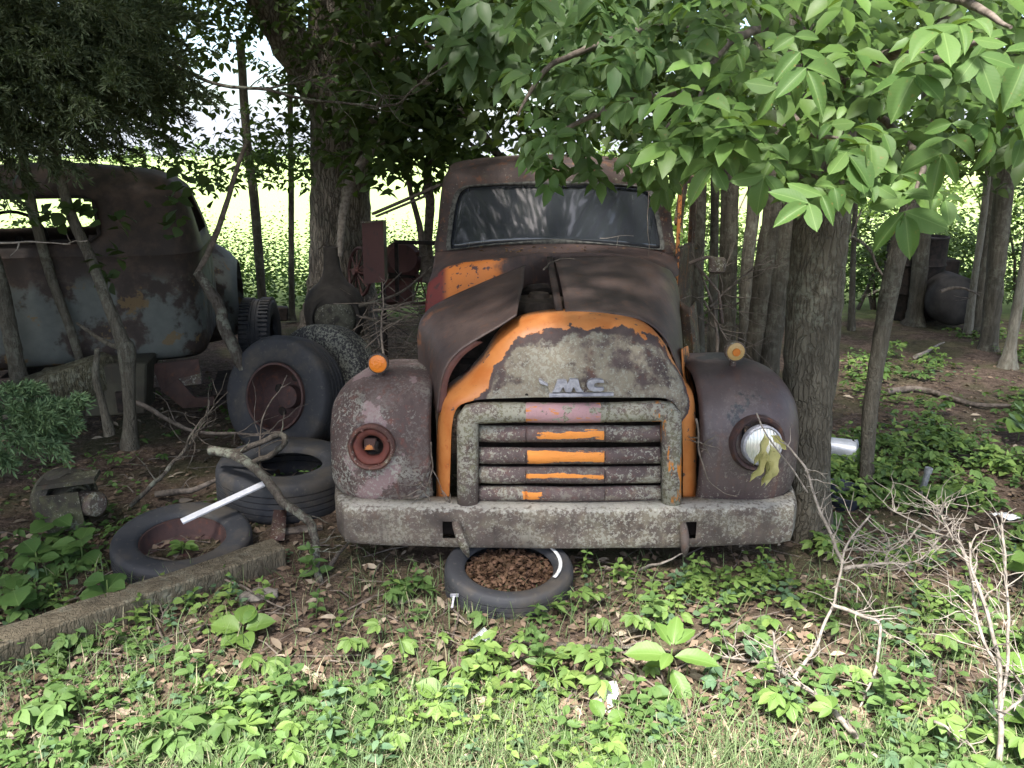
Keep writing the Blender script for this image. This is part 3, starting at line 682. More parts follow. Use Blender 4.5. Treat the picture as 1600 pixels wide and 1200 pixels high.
# ================================================================== OLD PICKUP CAB (left)
PR = Vector((-2.04, 5.2, 0)); er = Vector((.963, .27, 0)); ef = Vector((-.27, .963, 0))
def pl(x, y, z): return PR+er*x+ef*y+Vector((0,0,z))
pickup = thing('derelict_pickup', pl(-.9, .6, 0), 'dark rust and pale blue old pickup cab turned away under the trees', 'pickup truck')
k = NT('faded_blue_rust'); z = k.sep(k.coord())[2]; n = k.noise(2.3, 5, .6); n2 = k.noise(9, 6, .65); m = k.mapping(k.coord(), (5, 5, 1.2)); dr = k.noise(1, 5, .6, m)
c = k.mix(k.step(n2, .4, .65), (.030,.022,.018), (.060,.040,.030))
bl = k.math('MULTIPLY', k.step(k.math('ADD', k.math('ADD', n, k.math('MULTIPLY', n2, .35)), k.math('MULTIPLY', dr, .25)), .74, .82), k.math('SUBTRACT', 1.0, k.step(k.math('ADD', z, k.math('MULTIPLY', n2, .14)), 1.10, 1.22)))
c = k.mix(bl, c, k.mix(k.noise(20, 4), (.068,.075,.069), (.112,.119,.106)))
oc_m = k.math('MULTIPLY', k.step(k.noise(6.1, 5, .65), .60, .64), k.math('SUBTRACT', 1.0, k.step(z, 1.0, 1.1))); c = k.mix(k.math('MULTIPLY', oc_m, .8), c, (.13,.085,.035))
k.bump(n2, .4, .006); M['pickup'] = k.fin(c, .7, 0, .35)
DW, CD, cr = 1.83, 1.25, .2
def rect_loop():
    L_ = []
    for x in list(np.linspace(-DW+cr, -1.25, 4))+list(np.linspace(-1.25, -.55, 12))[1:]+list(np.linspace(-.55, -cr, 5))[1:]: L_.append((x, 0))
    for a in range(15, 90, 15): L_.append((-cr+cr*math.sin(R(a)), cr-cr*math.cos(R(a))))
    for y in list(np.linspace(cr, .42, 3))+list(np.linspace(.42, 1.02, 9))[1:]+[1.08, CD-.08]: L_.append((0, y))
    L_.append((-.04, CD-.02))
    for x in np.linspace(-.12, -DW+.12, 16): L_.append((x, CD))
    L_.append((-DW+.04, CD-.02))
    for y in [CD-.08, 1.08]+list(np.linspace(1.02, .42, 9))+[.3, cr]: L_.append((-DW, y))
    for a in range(75, 0, -15): L_.append((-DW+cr-cr*math.sin(R(a)), cr-cr*math.cos(R(a))))
    return L_
RL = rect_loop(); zs = [.53,.555,.60,.65,.72,.85,1.0,1.12,1.20,1.24,1.27,1.33,1.37,1.44,1.51,1.57,1.60,1.65,1.70,1.735,1.755,1.765]
def cabpt(x, y, z):
    t = max(0, (z-1.24)/.40); ins = .075*min(t, 1)**1.5 + (.0 if z < 1.6 else .40*(1-math.sqrt(max(0, 1-((z-1.60)/.168)**2))))
    if z < .60: ins += .05*((.60-z)/.07)**2
    bead = .012 if z in (1.24,) else 0
    cx, cy = -DW/2, CD/2; sx = 1-(ins-bead)/(DW/2); sy = 1-(ins-bead)/(CD/2)
    if y > 1.0 and z > 1.24: y = y-.30*min(1, (z-1.24)/.36)
    return pl(cx+(x-cx)*sx, cy+(y-cy)*sy, z+(.035*math.sin(math.pi*min(1,max(0,-x/DW))) if z > 1.7 else 0))
rows = [[cabpt(x, y, z) for x, y in RL] for z in zs]; nL = len(RL)
def win(i, j):
    zc = (zs[j]+zs[j+1])/2; x = (RL[i][0]+RL[(i+1) % nL][0])/2; y = (RL[i][1]+RL[(i+1) % nL][1])/2
    if not 1.33 < zc < 1.60: return False
    if y < .01 and -1.25 < x < -.55:
        return not ((x < -1.19 or x > -.61) and (zc < 1.37 or zc > 1.57))
    if (x > -.01 or x < -DW+.01) and .42 < y < 1.02: return True
    if y > CD-.01 and -DW+.1 < x < -.1: return True
    return False
b = MB(); b.grid(rows, skip=win, closed=True); b0 = len(b.v)-nL; b.f.append(tuple(b0+i for i in range(nL))); b.mi.append(0)
b.v = [tuple(Vector(p)+Vector(mnoise.noise_vector(Vector(p)*2.2))*.012) for p in b.v]
pc = b.build('cab', M['pickup'], pickup, solid=.012)
b = MB(); q = [cabpt(x, -.006, z) for x, z in ((-1.25,1.37),(-1.19,1.33),(-.61,1.33),(-.55,1.37),(-.55,1.57),(-.61,1.60),(-1.19,1.60),(-1.25,1.57),(-1.25,1.37))]
b.tube(q, .012, 6, cap=False); b.build('rear_window_seal', M['dark'], pc)
b = MB(); ring = [pl(-1.25, .85, 1.30)+(er*math.cos(a)*.19+(Vector((0,0,.9))-ef*.4).normalized()*math.sin(a)*.19) for a in np.linspace(0, 6.283, 25)]; b.tube(ring, .012, 6); b.beam(pl(-1.25,.87,1.28), pl(-1.25,1.15,1.05), .04, .04); b.build('steering_wheel', M['dark'], pickup)
b = MB(); b.box(pl(-.9, .28, .98), (1.5, .16, .60), (er, ef, Vector((0,0,1))), bev=.05); b.build('seat_back', M['dark'], pickup)
b = MB(); rows = []
for y, w, zt in ((1.24,.62,1.24),(1.7,.56,1.20),(2.2,.48,1.12),(2.45,.42,1.0),(2.5,.38,.8)):
    rows.append([pl(-.915+w*math.sin(a)*1.0, y, .55+(zt-.55)*max(0, math.cos(a))**.5) for a in np.linspace(-1.57, 1.57, 15)])
b.grid(rows); b.build('hood', M['pickup'], pickup, solid=.006)
for sgn in (0, 1):
    b = MB(); rows = []
    for j in range(17):
        a = R(-10+200*j/16); row = []
        for i in range(11):
            t = i/10; r_ = (.70-.0*t)*(1-.28*max(0, (t-.5)/.5)**2.2)
            xx = -.42+.56*t
            if sgn: xx = -DW-xx
            row.append(pl(xx, 1.95-r_*math.cos(a)*.98, .48+r_*.92*math.sin(a)))
        rows.append(row)
    b.grid(rows); b.build('fender', M['pickup'], pickup, solid=.006)
b = MB(); b.box(pl(-.92, -.02, .43), (1.75, .06, .12), (er, ef, Vector((0,0,1))), bev=.006); cm = b.build('frame_crossmember', M['steel_dull'], pickup)
for x in (-.72,-.66,-.60,-.48):
    b = MB(); b.lathe([(0,0),(.018,0),(.02,.004)], pl(x, -.055, .43), -ef, 12); b.build('frame_hole_disc', M['dark'], cm)  # solid dark disc, the hole's shade put into its colour
for x in (-1.3, -.5):
    b = MB(); b.beam(pl(x,-.3,.36), pl(x,2.6,.36), .06, .13); b.build('frame_rail', M['dark'], pickup)
b = MB(); q = [p_+Vector((0,0,.19)) for p_ in (pl(-.34,-.05,.34), pl(-.05,-.05,.36), pl(-.05,-.05,.26), pl(-.19,-.06,.235), pl(-.10,-.07,.10), pl(.02,-.05,.09), pl(.02,-.05,.03), pl(-.18,-.06,.03), pl(-.30,-.06,.16))]
n = len(q); b.add(q+[p+ef*.03 for p in q], [tuple(range(n)), tuple(reversed(range(n, 2*n)))]+[(i, (i+1) % n, n+(i+1) % n, n+i) for i in range(n)]); b.build('step_bracket', rusty('bracket_rust', (.085,.045,.035),(.05,.03,.025)), pickup, smooth=False)
for y0, zz in ((.05,.30),(.02,.23)):
    b = MB(); b.box(pl(.17+y0, .25, zz), (.42, .55, .03), (er, ef, Vector((0,0,1)))); b.build('running_board', M['dark'], pickup)

# ================================================================== TYRES
k = NT('tyre_rubber'); n = k.noise(9, 5); n2 = k.noise(40, 4); c = k.mix(n, (.022,.023,.026), (.046,.047,.052)); c = k.mix(k.step(n2, .58, .75), c, (.075,.07,.062)); c = k.mix(k.math('MULTIPLY', k.step(k.noise(3.5, 5, .65), .48, .66), .55), c, (.085,.070,.052)); k.bump(n2, .25, .004); M['tyre'] = k.fin(c, .72, 0, .35)
k = NT('mossy_tyre'); c, fl = lichen(k, (.03,.03,.032), .66, .32, spots=(.20,.20,.175), moss=(.085,.085,.06)); k.bump(fl, .4, .004); M['tyre_l'] = k.fin(c, .85, 0, .2)
def tyre(root, c, axis, Ro, Ri, wd, mat, tread=True, n=64, flat=0.0):
    h = wd/2; c = Vector(c); ax = Vector(axis).normalized()
    prof = [(Ri*.98,-h*.62),(Ri,-h*.80),(Ri*1.05,-h*.88)]
    for t in np.linspace(0, 1, 7): 
        a = t*math.pi/2; prof.append((Ri*1.06+(Ro*.965-Ri*1.06)*math.sin(a*.98), -h*(.90+.10*math.sin(math.pi*t))))
    prof += [(Ro*.988,-h*.80),(Ro,-h*.66)]
    g_ = [(-.62,0),(-.58,-.02),(-.54,0)] if tread else []
    for q in (-.45,-.15,.15,.45): prof += [(Ro*1.004, h*(q-.035)),(Ro*.975, h*(q-.02)),(Ro*.975, h*(q+.02)),(Ro*1.004, h*(q+.035))]
    m = [(r, -z) for r, z in prof[:12]][::-1]; prof += m
    b = MB(); b.lathe(prof, c, ax, n)
    return b.build('tyre_carcass', mat, root, angle=55)
def lugs(root, c, axis, Ro, wd, n=52):
    """shoulder tread blocks, joined into one part"""
    ax = Vector(axis).normalized(); x = Vector((0,0,1)).cross(ax).normalized(); y = ax.cross(x); b = MB()
    for i in range(n):
        for s in (-1, 1):
            a = (i+.25*s)*2*math.pi/n; rd = x*math.cos(a)+y*math.sin(a); tg = ax.cross(rd)
            b.box(Vector(c)+rd*(Ro+.004)+ax*s*wd*.30, (wd*.30, Ro*2*math.pi/n*.55, .026), (ax, tg, rd))
    o = b.build('tread_blocks', M['tyre'], root, smooth=False); o['kind'] = 'stuff'
def rim(root, c, axis, Ri, mat, depth=.12, hub=True):
    b = MB(); b.lathe([(Ri*1.02,.03),(Ri*1.01,.05),(Ri*.95,.05),(Ri*.93,.0),(Ri*.86,-depth*.7),(Ri*.62,-depth),(Ri*.36,-depth*.85),(Ri*.34,-depth*.5),(Ri*.0,-depth*.45)], c, axis, 44)
    r_ = b.build('rim', mat, root)
    if hub:
        ax = Vector(axis).normalized(); x = Vector((0,0,1)).cross(ax).normalized(); y = ax.cross(x)
        for i in range(5):
            a = i*1.2566+.3; b = MB(); b.lathe([(0,.004),(.028,.002),(.03,-.01)], Vector(c)-ax*(depth*.90)+(x*math.cos(a)+y*math.sin(a))*Ri*.60, ax, 12); b.build('hand_hole_disc', M['dark'], r_)  # dark disc on the rim, colour stands in for a shaded opening
    return r_
WR = rusty('wheel_rust', (.085,.046,.040), (.05,.030,.028), (.18,.06,.03), .5)
# big wheel leaning on its twin
c0 = W(447, 620, 4.85); ax = Vector((-.36,-.90,.26)); t1 = thing('truck_wheel', c0-Vector((0,0,c0.z)), 'large black truck wheel with rusty dished rim leaning beside the pinkish fender', 'wheel', 'dual wheels left of the truck')
tyre(t1, c0, ax, .385, .215, .25, M['tyre']); rim(t1, c0+ax*.07, ax, .212, WR, .16)
c2 = W(507, 596, 5.22); t2 = thing('truck_wheel', c2-Vector((0,0,c2.z)), 'large truck tyre crusted with pale lichen behind the black rusty-rimmed wheel', 'wheel', 'dual wheels left of the truck')
tyre(t2, c2, Vector((-.42,-.88,.22)), .385, .215, .24, M['tyre_l'])
# big flat tyre partly behind the fender
c0 = G(448, 748, .11); t = thing('flat_tyre', c0-Vector((0,0,.11)), 'thick black tyre lying flat beside the lichen-speckled fender', 'tyre', 'tyres lying on the ground')
tyre(t, c0, (.05,-.02,1), .37, .20, .23, M['tyre'])
c5 = G(287, 855, .04); t5 = thing('flat_tyre', c5-Vector((0,0,.04)), 'tyre lying flat with green weeds growing inside its rusty rim', 'tyre', 'tyres lying on the ground')
tyre(t5, c5, (.08,-.10,1), .315, .20, .14, M['tyre']); rim(t5, c5+Vector((0,0,-.01)), (.08,-.10,1), .20, WR, .05, False)
c6 = G(795, 902, .04); t6 = thing('flat_tyre', c6-Vector((0,0,.04)), 'whitewall-striped tyre full of dead leaves lying under the bumper', 'tyre', 'tyres lying on the ground')
tyre(t6, c6, (.03,-.06,1), .285, .20, .15, M['tyre'])
b = MB(); rows = []
for r_, hh in ((.222,.066),(.236,.071)):
    rows.append([c6+Vector((r_*math.cos(a), r_*math.sin(a), hh+.006-.06*0+(.06*math.sin(a))*-.0)) + Vector((0,0,.0)) for a in np.linspace(-.75, .95, 22)])
axw = Vector((.03,-.06,1)).normalized(); xw = Vector((1,0,-.03)).normalized(); yw = axw.cross(xw)
rows = [[c6+(xw*math.cos(a)+yw*math.sin(a))*r_+axw*hh for a in np.linspace(-.55, 1.15, 24)] for r_, hh in ((.219,.0795),(.226,.0815),(.234,.0815))]
b.grid(rows); b.build('whitewall_stripe', plain('whitewall', (.55,.55,.53),(.70,.70,.68), 30, .7), t6, solid=.003)
L = Leaves()
n = 2200; rr_ = np.sqrt(rng.random(n))*.195; aa = rng.uniform(0, 6.283, n)
pos = np.stack([c6.x+rr_*np.cos(aa), c6.y+rr_*np.sin(aa), c6.z+.022+.03*(1-rr_/.195)+rng.uniform(-.012,.018,n)], 1)
L.add(QT, pos, rnd_dirs(n, .1, .3), rnd_dirs(n, 1.2, .7), rng.uniform(.010, .036, n), (.050,.026,.020), (.150,.085,.062))
M['litter'] = leaf_mat('dead_leaf_litter', trans=.05, rough=.9, spec=.1)
lt = L.build('leaf_debris', M['litter'], None, 'stuff')
b = MB(); b.lathe([(.205,.02),(.12,.03),(0,.035)], c6, (0,0,1), 24); b.build('debris_bed', plain('leaf_mould', (.06,.03,.02),(.10,.05,.035), 60, .95), t6)
# standing tyre by the pickup
c7 = W(407, 522, 6.55); t7 = thing('standing_tyre', c7-Vector((0,0,c7.z)), 'dark tyre standing upright with its tread facing out beside the pickup fender', 'tyre')
tyre(t7, c7, (1,.10,0), .29, .16, .25, M['tyre']); lugs(t7, c7, (1,.10,0), .29, .25)
b = MB(); b.beam(W(372, 487, 7.0), W(450, 490, 7.1), .12, .12, bev=.01); tag(b.build('steel_beam', M['dark']), 'dark steel beam end behind the upright tyre', 'beam')
# front wheels of the rusted truck
for s in (-1, 1):
    cw = Vector((TX+s*.80, 4.05, .30)); b = MB()
    b.lathe([(.20,-.10),(.3,-.115),(.39,-.10),(.41,-.07),(.41,.07),(.39,.10),(.3,.115),(.20,.10)], cw, (1,0,0), 36); wq = b.build('front_wheel', M['tyre'], truck)

# ================================================================== JUNK AND DEBRIS
# timber on the ground
M['timber'] = bark('weathered_timber', (.085,.070,.048), (.145,.122,.085), 1.6, .40, .25)
def timber(a, q, w, h, label, name='timber_beam', mat=None):
    b = MB(); a, q = Vector(a), Vector(q); x = (q-a).normalized(); y = Vector((0,0,1)).cross(x).normalized(); z = x.cross(y); rows = []
    for i in range(25):
        p = a+(q-a)*i/24; e = .004
        rows.append([p+y*(sx*w/2+e*mnoise.noise(p*6+Vector((sx,sz,0))))+z*(sz*h/2+e*2*mnoise.noise(p*7+Vector((0,sx,sz)))) for sx, sz in ((-1,-.9),(-.95,-1),(.95,-1),(1,-.9),(1,.88),(.92,1),(-.92,1),(-1,.88))])
    b.grid(rows, closed=True)
    for k0, od in ((0, 1), (24*8, -1)): b.f.append(tuple(k0+i for i in range(8))[::od]); b.mi.append(0)
    return tag(b.build(name, mat or M['timber'], angle=30), label, 'timber')
a, q = G(-60, 1065), G(432, 890); timber(a+Vector((0,.05,.055)), q+Vector((0,.06,.05)), .13, .115, 'long mossy squared timber lying across the ground at lower left')
a, q = G(-40, 640), G(190, 590); timber(W(-60, 655, 4.3), W(175, 575, 4.9), .16, .20, 'dark weathered timber resting below the pickup frame rail', mat=bark('dark_timber', (.05,.045,.03), (.09,.085,.055), 1.5, .4, .4))
b = MB(); b.box(W(190, 600, 4.95), (.36,.3,.34), (Vector((.97,.2,0)), Vector((-.2,.97,0)), Vector((.15,0,1)).normalized()), taper=.86, bev=.01); tag(b.build('metal_bin', rusty('greenish_tin', (.055,.052,.036), (.035,.032,.024), (.08,.05,.03), .3)), 'dark greenish metal bin under the corner of the pickup cab', 'bin')
# white strip
a, q = W(284, 815, 3.50), W(412, 756, 3.74); b = MB(); b.beam(a, q, .032, .010, upv=(0,-.45,.9)); tag(b.build('white_strip', plain('white_trim', (.55,.54,.55),(.74,.73,.75), 9, .6)), 'bright white painted strip leaning on a black tyre', 'trim strip')
# half buried drum with sheet metal
c8 = W(102, 778, 3.75); tr = thing('brake_drum', c8-Vector((0,0,c8.z)), 'mossy old brake drum with broken metal plates standing at far left', 'brake drum')
mm = rusty('mossy_iron', (.058,.050,.036), (.038,.034,.026), (.09,.05,.03), .3, (.40, .7, None, (.085,.085,.045), (.22,.22,.17)))
b = MB(); b.lathe([(.0,-.06),(.12,-.07),(.15,-.05),(.152,.04),(.135,.06),(.125,.02),(.09,.0),(.085,.07),(.07,.10),(.06,.10),(.055,.05),(0,.05)], c8, (.85,-.5,.1), 36, jig=.03); b.build('drum', mm, tr)
b = MB(); b.box(c8+Vector((.055,-.13,-.02)), (.17,.012,.20), (Vector((.95,.3,.02)), Vector((-.3,.95,.1)), Vector((0,-.1,1)))); b.build('plate', mm, tr)
b = MB(); b.box(c8+Vector((.07,-.06,.125)), (.26,.13,.022), (Vector((.96,.25,.05)), Vector((-.25,.96,0)), Vector((-.05,0,1)))); b.build('plate', mm, tr)
b = MB(); b.lathe([(.0,.03),(.05,.03),(.062,.02),(.065,-.08),(.05,-.10)], c8+Vector((.17,-.05,-.01)), (.9,-.4,.1), 24); b.build('hub', M['steel_dull'], tr)
# chiminea
cb = W(523, 486, 6.2); ch = thing('chiminea', cb-Vector((0,0,cb.z)), 'sooty round-bellied chiminea with a tall neck standing by the big trunk', 'chiminea')
mc = plain('sooty_clay', (.030,.026,.022), (.055,.047,.040), 9, .85); 
b = MB(); b.lathe([(.0,-.27),(.10,-.265),(.17,-.22),(.222,-.12),(.238,0),(.222,.10),(.175,.175),(.115,.225),(.080,.275),(.064,.34),(.059,.42),(.060,.50),(.05,.50),(.05,.40)], cb, (0,0,1), 40); b.build('body', mc, ch)
k = NT('chiminea_lid'); c, fl = lichen(k, (.05,.045,.038), .35, .75, moss=(.13,.125,.095)); k.bump(fl, .3, .004); cl = k.fin(c, .9, 0, .2)
b = MB(); b.lathe([(0,.045),(.08,.04),(.13,.022),(.155,-.01),(.16,-.04)], cb+Vector((.05,-.205,-.02)), (.22,-.95,.16), 36); b.build('fire_door', cl, ch)
b = MB(); b.lathe([(.165,-.05),(.19,-.03),(.19,.0),(.165,.01)], cb+Vector((.04,-.20,-.02)), (.22,-.95,.16), 36); b.build('mouth_rim', mc, ch)
b = MB(); b.lathe([(.10,-.26),(.12,-.32),(.15,-.50)], cb, (0,0,1), 28); b.build('stand', mc, ch)
# red sheet metal box
p0, p1, p2, p3 = W(566,349,5.9), W(598,346,5.9), W(601,440,5.9), W(569,443,5.9)
k = NT('dull_red_paint'); n = k.noise(11, 5); rr, h = rust_layers(k); k.bump(n, .3, .005); M['red'] = k.fin(k.mix(k.step(n, .56, .64), (.085,.036,.032), (.050,.028,.025)), .65, 0, .35)
rt = thing('red_metal_box', Vector((p2.x, 5.9, 0)), 'dull red upright sheet metal box with an open lip in front of the trunk', 'metal box')
b = MB(); d_ = Vector((0,.14,0)); 
b.add([p0,p1,p2,p3,p0+d_,p1+d_,p2+d_,p3+d_], [(0,1,2,3),(1,5,6,2),(4,0,3,7),(3,2,6,7),(5,4,7,6)]); b.build('sheet_body', M['red'], rt, solid=.004, smooth=False)
b = MB(); b.beam(p0+Vector((-.012,-.012,.006)), p1+Vector((.006,-.012,.006)), .02, .012); b.build('rolled_lip', M['steel_dull'], rt)
b = MB(); b.beam(p2+Vector((-.02,.05,-.01)), Vector((p2.x-.02,5.95,0)), .03, .03); b.build('post', M['dark'], rt)
# red farm implement with spoked wheels
fi = thing('farm_implement', G(610, 520), 'rusty red farm implement with spoked steel wheels behind the brush pile', 'farm implement')
def spoked(c, ax, r_, n=10):
    c = Vector(c); ax = Vector(ax).normalized(); x = Vector((0,0,1)).cross(ax).normalized(); y = ax.cross(x)
    b = MB(); b.tube([c+(x*math.cos(a)+y*math.sin(a))*r_ for a in np.linspace(0, 6.283, 29)], .014, 6, cap=False); w_ = b.build('wheel_rim', M['red'], fi)
    for i in range(n):
        a = i*6.283/n; b = MB(); b.tube([c+ax*.03, c+(x*math.cos(a)+y*math.sin(a))*r_], .007, 5); b.build('spoke', M['red'], w_)
    b = MB(); b.lathe([(0,.06),(.03,.06),(.035,-.06),(0,-.06)], c, ax, 12); b.build('hub', M['red'], w_)
spoked(W(562, 425, 6.7), (-.8,-.6,.1), .20); spoked(W(655, 435, 6.9), (.3,-.95,.1), .22)
b = MB(); b.box(W(622, 455, 6.75), (.26,.26,.20), bev=.03); b.build('tank', M['red'], fi)
b = MB(); b.lathe([(0,.1),(.12,.1),(.17,.05),(.17,-.1),(0,-.1)], W(628, 408, 6.95), (.2,-.9,.3), 24); b.build('drum', M['red'], fi)
b = MB(); b.beam(W(562,425,6.7), W(655,435,6.9), .04, .04); b.build('axle', M['dark'], fi)
# angle iron frame
af = thing('angle_iron_frame', G(640, 480), 'dark angle iron frame standing between the red box and the truck cab', 'metal frame')
for a, q in ((W(617,378,6.3), W(690,380,6.1)), (W(619,376,6.3), W(621,470,6.3)), (W(690,370,6.1), W(690,470,6.2))):
    b = MB(); b.beam(a, q, .028, .028); b.build('frame_bar', M['dark'], af)
b = MB(); b.beam(W(583,334,5.9), W(690,288,5.6), .035, .018); tag(b.build('split_board', M['twig']), 'upper grey split board jutting left from the cab roof', 'board')
b = MB(); b.beam(W(588,338,5.8), W(668,305,5.6), .026, .014); tag(b.build('split_board', M['twig']), 'lower short split board under the longer one beside the cab', 'board')
# drums and tank in the wood at right
dr = thing('steel_drum', G(1415, 497), 'dark steel drum standing in shade behind the leaning saplings', 'drum'); d0 = G(1418, 495)
b = MB(); b.lathe([(0,.0),(.32,.0),(.33,.02),(.32,.04),(.32,.3),(.335,.32),(.32,.34),(.32,.62),(.335,.64),(.32,.66),(.32,.93),(.33,.95),(.31,.96),(.30,.93),(0,.92)], d0, (0,0,1), 36); b.build('drum_body', M['dark'], dr)
b = MB(); b.box(G(1462, 492)+Vector((0,.2,.33)), (.42,.4,.66), bev=.02); tag(b.build('metal_cabinet', M['dark']), 'low dark metal cabinet beside the standing drum', 'cabinet')
tk = W(1492, 470, 8.6); b = MB(); b.lathe([(0,.10),(.15,.09),(.24,.05),(.27,0),(.275,-.6),(.2,-.68),(0,-.7)], tk, (-.25,-.96,.05), 40); tag(b.build('fuel_tank', plain('dark_tank', (.022,.020,.019),(.04,.036,.034), 10, .75)), 'round-ended dark tank lying in the shade at the wood edge', 'tank')
# bucket behind the right trunk
bc = W(1313, 702, 4.68); bu = thing('metal_bucket', bc-Vector((0,0,bc.z)), 'grey galvanised bucket lying on its side behind the grey trunk', 'bucket')
b = MB(); b.lathe([(0,-.14),(.055,-.14),(.058,-.12),(.075,.08),(.08,.085),(.073,.09),(.06,-.10),(0,-.11)], bc, (.93,-.3,-.1), 28, jig=.05); b.build('pail', plain('galvanised', (.34,.36,.40),(.48,.50,.55), 14, .45, .5, .3), bu)
b = MB(); b.tube([bc+Vector((.06,-.02,.07)), bc+Vector((.12,-.09,.02)), bc+Vector((.07,-.06,-.08))], .005, 6); b.build('handle', M['dark'], bu)
b = MB(); b.lathe([(.0,.0),(.09,.0),(.11,.10),(.10,.10),(.08,.02),(0,.02)], G(1312, 785), (.1,-.2,1), 24); tag(b.build('rubber_tub', plain('blue_black_rubber', (.02,.024,.035),(.04,.045,.06))), 'blue-black rubber tub behind the base of the grey trunk', 'tub')
b = MB(); b.lathe([(.0,.0),(.085,.0),(.10,.06),(.092,.06),(.07,.015),(0,.012)], G(1505, 722), (0,.15,1), 24); tag(b.build('old_pan', M['dark']), 'dark old pan lying among the weeds at right', 'pan')
pp = G(1437, 780); b = MB(); b.lathe([(.016,0),(.016,.17),(.021,.172),(.021,.20),(.014,.202),(.012,.17)], pp, (.10,-.05,1), 14); tag(b.build('metal_stake', plain('grey_pipe', (.20,.21,.22),(.32,.33,.35), 40, .5, .5, .4)), 'short grey pipe stake with a collar standing in the weeds', 'stake')
# litter: paper, cup, clear scraps
M['white'] = plain('weathered_white', (.62,.62,.60),(.76,.76,.75), 18, .7)
def scrap(c, pts, label, mat, hgt=.02, name='paper_scrap', cat='scrap'):
    b = MB(); rows = [[Vector(c)+Vector((x, y, hgt*(.6+.8*mnoise.noise(Vector((x*14, y*14, c[0])))))) for x, y in row] for row in pts]; b.grid(rows); return tag(b.build(name, mat, solid=.002), label, cat)
c = G(946, 1098); scrap(c, [[(-.055+.04*u+.008*math.sin(9*v), -.06+.13*v) if 0 else (-.045+.075*u+.02*v+.008*math.sin(7*v+3*u), -.07+.14*v) for u in np.linspace(0,1,5)] for v in np.linspace(0,1,7)], 'crumpled white paper scrap lying in the grass in front of the truck', M['white'], .03)
c = G(1570, 816); scrap(c, [[(-.08+.15*u, -.03+.07*v+.012*math.sin(8*u)) for u in np.linspace(0,1,7)] for v in np.linspace(0,1,4)], 'crumpled white plastic wrapper caught on twigs at right edge', M['white'], .06, 'plastic_wrapper', 'wrapper')
b = MB(); b.lathe([(0,-.05),(.026,-.05),(.036,.05),(.034,.05),(.025,-.046),(0,-.046)], G(748, 1006, .03), (.7,.4,.35), 20)
k = NT('clear_plastic'); k.fin((.72,.76,.75), .15, 0, .5); k.b.inputs['Transmission Weight'].default_value = .75; tag(b.build('plastic_cup', k.m), 'clear plastic cup lying on its side in the weeds', 'cup')
c = G(710, 950, .02); b = MB(); b.box(c+Vector((-.005,0,.03)), (.008,.055,.010), (Vector((1,0,0)), Vector((.1,.75,.65)), Vector((0,-.65,.75)))); b.box(c+Vector((0,.02,.048)), (.035,.012,.010)); tag(b.build('metal_clip', M['chrome']), 'small shiny metal clip standing in front of the flat tyre', 'clip')
def chip(px, py, L_, w, ang, label, mat, name='wood_chunk'):
    c = G(px, py); d_ = Vector((math.cos(ang), math.sin(ang), .03)).normalized(); b = MB()
    y = Vector((0,0,1)).cross(d_).normalized(); z = d_.cross(y); rows = []
    for i in range(9):
        t = i/8-.5; ww = w*(.55+.45*math.cos(t*2.6))*(1+.3*mnoise.noise(Vector((i*.9, px, 0))))
        rows.append([c+d_*L_*t+y*ww*math.cos(a)*.5+z*(ww*.32*math.sin(a)+ww*.15) for a in np.linspace(0, 6.283, 9)[:-1]])
    b.grid(rows, closed=True); b.f += [tuple(range(8))[::-1], tuple(64+i for i in range(8))]; b.mi += [0, 0]
    tag(b.build(name, mat, angle=25), label, 'wood')
M['wood_pale'] = bark('split_wood', (.26,.20,.14), (.42,.35,.26), 2.5, .2, .3)
chip(405, 935, .16, .09, .2, 'pale grey slab of wood beside the squared timber end', M['twig_pale'])
chip(985, 988, .13, .04, .5, 'pale split wood piece above the bare stick', M['wood_pale'])
chip(1000, 1040, .16, .035, -.1, 'pale splinter of wood just below the bare stick', M['wood_pale'])
chip(955, 1058, .15, .04, .3, 'brown rotten wood piece nearest the paper scrap', M['twig'])
chip(1185, 1068, .10, .035, -.1, 'white peeled wood piece by the dead branch', M['twig_pale'])
chip(300, 972, .07, .03, .7, 'tan bark flake near the long squared timber', M['wood_pale'])
chip(470, 830, .22, .06, .2, 'flat weathered board piece beside the bumper corner', M['twig'])
chip(1390, 893, .18, .03, -.5, 'grey stick stub in the weeds at right', M['twig'])
b = MB(); q = G(440, 835); b.add([q+Vector(v) for v in ((-.03,-.1,.02),(.05,-.12,.03),(.0,.12,.09),(-.06,.1,.10))], [(0,1,2,3)]); tag(b.build('rusty_sheet', M['bezel'], solid=.004), 'red-brown rusty sheet fragment between the timber and the bumper', 'sheet metal')

# ================================================================== TREES
def trunk(parent, pts, mat, name='trunk', n=20, wob=.10, flare=0.0, sub=None):
    """pts: (px, py, Y, px width) from the ground up"""
    P, Rr = [], []
    for px, py, Y, w in pts:
        P.append(W(px, py, Y)); Rr.append(w/2/FPX*Y)
    m = sub or (len(P)-1)*7+1
    S = spl([(p.x, p.y, p.z, r) for p, r in zip(P, Rr)], m)
    path = [Vector(s_[:3]) for s_ in S]; rad = [max(s_[3], .003) for s_ in S]
    b = MB(); b.tube(path, rad, n, wob=wob); return b.build(name, mat, parent, angle=80)
def tree(base, label, cat='tree', name='tree', group=None):
    p = Vector(base); return thing(name, p, label, cat, group)
def extend(pts, top_px, top_py, Y, w): return pts+[(top_px, top_py, Y, w)]
def limb(parent, pts, r0, r1, mat, name='branch', n=8, seg=5, wob=.15, zig=.0):
    S = spl(pts, (len(pts)-1)*seg+1); m = len(S)
    path = [Vector(p)+Vector(mnoise.noise_vector(Vector(p)*7))*zig for p in S]
    b = MB(); b.tube(path, [r0+(r1-r0)*i/(m-1) for i in range(m)], n, wob=wob); return b.build(name, mat, parent, angle=80)

